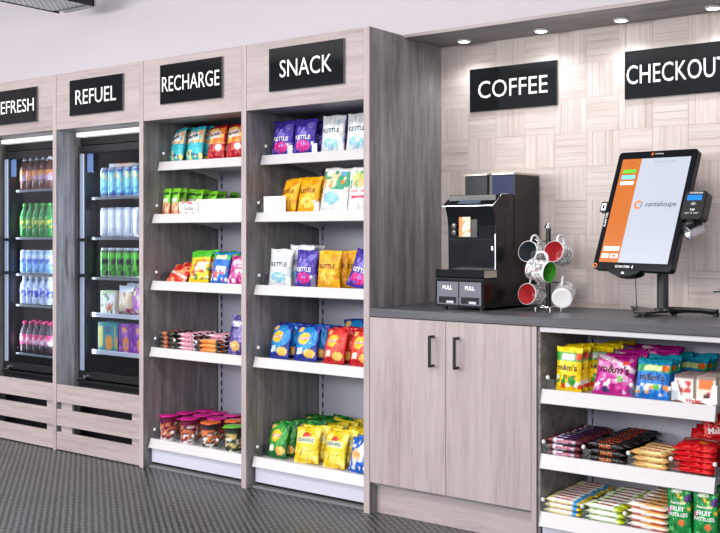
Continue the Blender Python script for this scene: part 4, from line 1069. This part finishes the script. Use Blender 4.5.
# ------------------------------------------------------------ payment kiosk
kz = .9285
ks = thing('payment_kiosk', 'tall touchscreen self-checkout kiosk tilted back on a black stand on the worktop', 'kiosk', (1.205, .40, kz))
px_, py_ = 1.205, .40
MB().cyl((0, 0, .018), (0, 0, .40), .0235, n=24).build('pole', mat('grey_black_pole', (52, 54, 58), .35), ks)
q = MB()
q.prism([(-.20, .15), (-.17, .165), (-.06, .06), (.03, .045), (.055, .0), (.02, -.06), (-.01, -.155), (-.06, -.165), (-.075, -.13), (-.10, .0)], 2, .012, .020)
q.cyl((0, 0, .02), (0, 0, .028), .040, .032, 24)
q.build('base_plate', M['black'], ks)
arm_pts = [(.03, .0, .020), (.09, .0, .024), (.15, .02, .023), (.195, .035, .018), (.215, .04, .016)]
q = MB(); q.tube(arm_pts, [.012, .009, .008, .009, .011], 8, flat=1.6); q.build('base_arm', M['black'], ks)
for x, y in ((-.03, -.13), (.205, .04), (-.175, .14), (.04, .02)): MB().cyl((x, y, 0), (x, y, .014), .011, n=12).build('foot', M['black'], ks)
# monitor frame matrix
cx, cy_, cz = 1.166, .30, 1.361; yaw = R(-10.8); til = R(21.4)
r_ = Vector((math.cos(yaw), math.sin(yaw), 0)); b_ = Vector((-math.sin(yaw), math.cos(yaw), 0)); u_ = Vector((0, 0, 1))*math.cos(til)+b_*math.sin(til); n_ = r_.cross(u_)  # n_ towards viewer
rl = R(-.8); r2 = r_*math.cos(rl)+u_*math.sin(rl); u2 = u_*math.cos(rl)-r_*math.sin(rl); n2 = r2.cross(u2)
O = Vector((cx-px_, cy_-py_, cz-kz))
KM = Matrix(((r2.x, u2.x, n2.x, O.x), (r2.y, u2.y, n2.y, O.y), (r2.z, u2.z, n2.z, O.z), (0, 0, 0, 1)))   # local x right, y up, z out
mw, mh = .367, .524
def rrect(w, h, r, n=5):
    p = []
    for sx, sy, a0 in ((1, 1, 0), (-1, 1, 90), (-1, -1, 180), (1, -1, 270)):
        for i in range(n+1):
            a = R(a0+90*i/n); p.append((sx*(w/2-r)+r*math.cos(a), sy*(h/2-r)+r*math.sin(a)))
    return p
q = MB(); pa = rrect(mw, mh, .016); pb = rrect(mw-.004, mh-.004, .015); n = len(pa)
q.prism(pa, 2, -.030, -.002); q.prism(pb, 2, -.002, 0)
mon = q.xf(KM).build('monitor', M['black_gloss'], ks)
q = MB(); q.prism(rrect(mw*.6, mh*.55, .02), 2, -.05, -.030); q.xf(KM).build('rear_housing', M['black'], ks)
q = MB(); q.cyl((0, -.02, -.05), (0, -.02, -.105), .045, .03, 20); q.xf(KM).build('tilt_mount', M['black'], ks)
sx0, sx1, sy0, sy1 = -mw/2+.026, mw/2-.024, -mh/2+.030, mh/2-.034
so = sx0+.092
def kbox(x0, x1, y0, y1, z, name, m_, par, dz=.0008): return MB().box(x0, x1, y0, y1, z-dz, z).xf(KM).build(name, m_, par)
kbox(so, sx1, sy0, sy1, .0012, 'display_field', M['screen_grey'], mon)
kbox(sx0, so, sy0, sy1, .0012, 'display_sidebar', M['screen_orange'], mon)
for nm, y0_, y1_ in (('screen_green', .86, .895), ('screen_blue', .80, .84), ('screen_white', .745, .778)):
    kbox(sx0+.014, so-.014, sy0+(sy1-sy0)*y0_, sy0+(sy1-sy0)*y1_, .0020, 'screen_button', M[nm], mon)
kbox(sx0+.010, so-.008, sy0+.050, sy0+.068, .0020, 'screen_button', M['screen_white'], mon)
kbox(sx0+.008, sx0+.040, sy0+.018, sy0+.036, .0020, 'screen_button', M['screen_white'], mon)
kbox(sx0+.048, so-.008, sy0+.018, sy0+.036, .0020, 'screen_button', M['screen_white'], mon)
kbox(sx0+.058, so-.018, sy0+.023, sy0+.031, .0026, 'screen_icon', mat('screen_red_icon', (214, 60, 50), .3), mon)
def ktext(word, w, x, y, z, m_, rot=0, bold=.0, sx=1):
    bw, bh = text_w(word, bold); sz = w/bw; ca, sa = math.cos(rot), math.sin(rot)
    return MB().text(word, sz, lambda a, b: (x+a*ca-b*sa, y+a*sa+b*ca, z), bold=bold).xf(KM).build('lettering', m_, mon)
ktext('cantaloupe', .140, so+.137, .020, .0024, M['screen_ink'], bold=.0)
ktext('cantaloupe', .040, .012, mh/2-.015, .0016, M['white_letter'])
ktext('SCAN ITEM', .066, -.040, -mh/2+.013, .0016, M['white_letter'], bold=.02)
ktext('SCAN TAG', .062, -mw/2+.012, -.045, .0016, M['white_letter'], rot=PI/2, bold=.02)
ktext('Tap to Start Your Order', .10, so+.11, sy1-.018, .0024, mat('screen_pale_blue_ink', (120, 160, 196), .3))
ktext('WELCOME', .03, sx0+.046, sy1-.018, .0024, M['screen_ink'])
def ring(x, y, ro, ri, z, m_, a0=0, a1=360):
    vs = []; n = 24
    for i in range(n+1):
        a = R(a0+(a1-a0)*i/n); vs += [(x+ro*math.cos(a), y+ro*math.sin(a), z), (x+ri*math.cos(a), y+ri*math.sin(a), z)]
    return MB().add(vs, [(2*i, 2*i+2, 2*i+3, 2*i+1) for i in range(n)]).xf(KM).build('emblem', m_, mon)
ring(so+.033, .020, .019, .011, .0024, M['logo_orange'], 60, 300); ring(so+.033, .020, .018, .015, .0024, M['screen_ink'], -50, 50)
ring(-.020, mh/2-.015, .006, .003, .0016, M['logo_orange'])
ring(-mw/2+.013, -mh/2+.014, .010, .006, .0016, M['logo_orange'])
q = MB(); q.box(-.002, .002, 0, .008, 0, .001); q.add([(-.005, .0, .0016), (.005, 0, .0016), (0, -.006, .0016)], [(0, 2, 1)])
q.xf(KM @ Matrix.Translation((.006, -mh/2+.012, 0))).build('arrow_mark', M['white_letter'], mon)
# tag reader on the left edge
q = MB(); q.prism(rrect(.034, .046, .007), 2, -.016, .002); q.xf(KM @ Matrix.Translation((-mw/2-.012, .012, 0))).build('tag_reader', M['black'], ks)
q = MB(); q.prism(rrect(.022, .032, .002), 2, .0021, .003); q.xf(KM @ Matrix.Translation((-mw/2-.013, .012, 0))).build('reader_mark', M['white_letter'], ks)
q = MB(); q.prism(rrect(.010, .014, .001), 2, .0031, .0038); q.xf(KM @ Matrix.Translation((-mw/2-.013, .012, 0))).build('reader_chip', M['black'], ks)
# barcode scanner half disc under the lower edge
q = MB(); hp = [(-.076*math.cos(PI*i/16), -.026*math.sin(PI*i/16)) for i in range(17)]
q.prism(hp, 2, -.045, -.004); q.xf(KM @ Matrix.Translation((-.035, -mh/2+.002, 0))).build('barcode_scanner', M['black_gloss'], ks)
q = MB(); q.box(-.006, .006, -.004, .004, 0, .0012); q.xf(KM @ Matrix.Translation((-.035, -mh/2-.012, -.004))).build('scanner_mark', M['silver'], ks)
# card reader
q = MB(); q.prism(rrect(.094, .118, .012), 2, -.045, -.004); q.prism(rrect(.088, .112, .011), 2, -.004, .0)
crm = KM @ Matrix.Translation((mw/2+.045, .010, .022))
cr = q.xf(crm).build('card_reader', M['black'], ks)
MB().box(-.032, .030, .018, .040, .0, .0012).xf(crm).build('reader_display', M['lcd'], cr)
q = MB()
for i in range(3): q.tube([((.004+i*.004)*math.cos(a), -.004+(.004+i*.004)*math.sin(a), .0008) for a in (.4, .8, 1.2, 1.57, 1.95, 2.35, 2.75)], .0008, 4)
q.text('TAP', .012, lambda x, y: (x, -.022+y, .0012), bold=.02); q.text('SWIPE  OR  INSERT', .007, lambda x, y: (x, -.036+y, .0012))
q.xf(crm).build('reader_print', M['white_letter'], cr)
MB().text('cantaloupe', .013, lambda x, y: (x+.002, .049+y, .0012)).xf(crm).build('lettering', M['white_letter'], cr)
q = MB(); q.box(-.055, .0, -.02, .02, -.03, -.012); q.xf(KM @ Matrix.Translation((mw/2+.03, .010, 0))).build('reader_bracket', M['black'], ks)
# paper cup holder / scanner cone under the card reader
fq = Vector((-.55, -.62, .56)).to_track_quat('Z', 'Y').to_matrix().to_4x4()
q = MB(); q.lathe([(.012, -.002), (.025, 0), (.027, .004), (.029, .060), (.031, .062), (.0295, .064), (.0265, .060), (.024, .006), (0, .004)], 28, caps=(1, 0))
q.xf(KM @ Matrix.Translation((mw/2+.062, -.060, -.040)) @ fq).build('receipt_funnel', M['silver'], ks)
# thin cable from scanner to base
q = MB(); q.tube([(-.165, .09, .40-.12), (-.166, .12, .15), (-.166, .135, .02)], .0018, 6); q.build('cable', M['black'], ks)
MB().box(-.172, -.160, .13, .142, .0, .012, .002).build('cable_clip', M['black'], ks)

# ------------------------------------------------------------ plant at the right end of the worktop
pl = thing('potted_plant', 'grey-green leafy plant whose leaf tips enter at the right edge beside the kiosk', 'plant', (1.56, .42, .9285))
MB().lathe([(.04, 0), (.046, .004), (.055, .07), (.051, .07), (.046, .062), (0, .060)], 20).build('pot', M['terracotta'], pl)
rnd = random.Random(5)
for i in range(16):
    a = R(180)+rnd.uniform(-PI, PI); L_ = rnd.uniform(.10, .19); up_ = rnd.uniform(.3, 1.0)
    if i < 4: a = R(180+rnd.uniform(-25, 25)); L_ = .165; up_ = rnd.uniform(.25, .6)
    vs = []; n = 6
    for k in range(n+1):
        s = k/n; rr = L_*s*(1-.1*s); z = .06+L_*up_*s*(1.35-.8*s); wv_ = .010*math.sin(PI*min(1, s*.95+.05))
        c, s_ = math.cos(a), math.sin(a)
        vs += [(c*rr-s_*wv_, s_*rr+c*wv_, z), (c*rr, s_*rr, z-.003), (c*rr+s_*wv_, s_*rr-c*wv_, z)]
    fs = []
    for k in range(n): fs += [(3*k, 3*k+1, 3*k+4, 3*k+3), (3*k+1, 3*k+2, 3*k+5, 3*k+4)]
    MB().add(vs, fs, smooth=True).build('leaf', M['leaf'], pl)

# ------------------------------------------------------------ hanging ceiling luminaire (top left)
lz = 2.70
lu = thing('ceiling_light', 'grey diamond-mesh luminaire with dark end cap hanging at the top left corner', 'light', (-2.66, -.5, lz))
q = MB(); q.box(-.17, .17, -1.4, .93, .012, .05, .004); q.build('housing', M['mesh_lamp'], lu)
q = MB(); q.box(-.15, .15, -1.38, .86, .004, .0115); q.build('diffuser', M['diffuser'], lu)
q = MB()
for i in range(64):                      # two crossing sets of slanted wires, clipped to the frame
    y = -1.68+i*.043
    for sg in (1, -1):
        t0 = max(0, (-1.38-y)/.3); t1 = min(1, (.86-y)/.3)
        if t1-t0 > .05: q.tube([((-.15+.3*t0)*sg, y+.3*t0, .003), ((-.15+.3*t1)*sg, y+.3*t1, .003)], .0028, 4)
q.build('mesh_lattice', M['mesh_lamp'], lu)['kind'] = 'stuff'
q = MB(); q.box(.1705, .186, -1.4, .93, .0, .055, .004); q.build('side_rail', M['black'], lu)
MB().box(-.178, -.1705, .45, .93, .002, .02, .002).build('lower_rail', M['gap'], lu)
q = MB(); q.box(-.12, .186, .905, .95, .0, .055, .008); q.build('end_cap', M['mesh_lamp'], lu)
q = MB()
for i in range(40): q.cyl((.16, -.7+i*.038, .0105), (.16, -.7+i*.038, .0115), .007, n=8)
q.build('vent_hole', M['gap'], lu)
q = MB()
for y in (-1.1, .5): q.cyl((0, y, .05), (0, y, .5), .004, n=6)
q.build('hanging_rod', M['chrome'], lu)
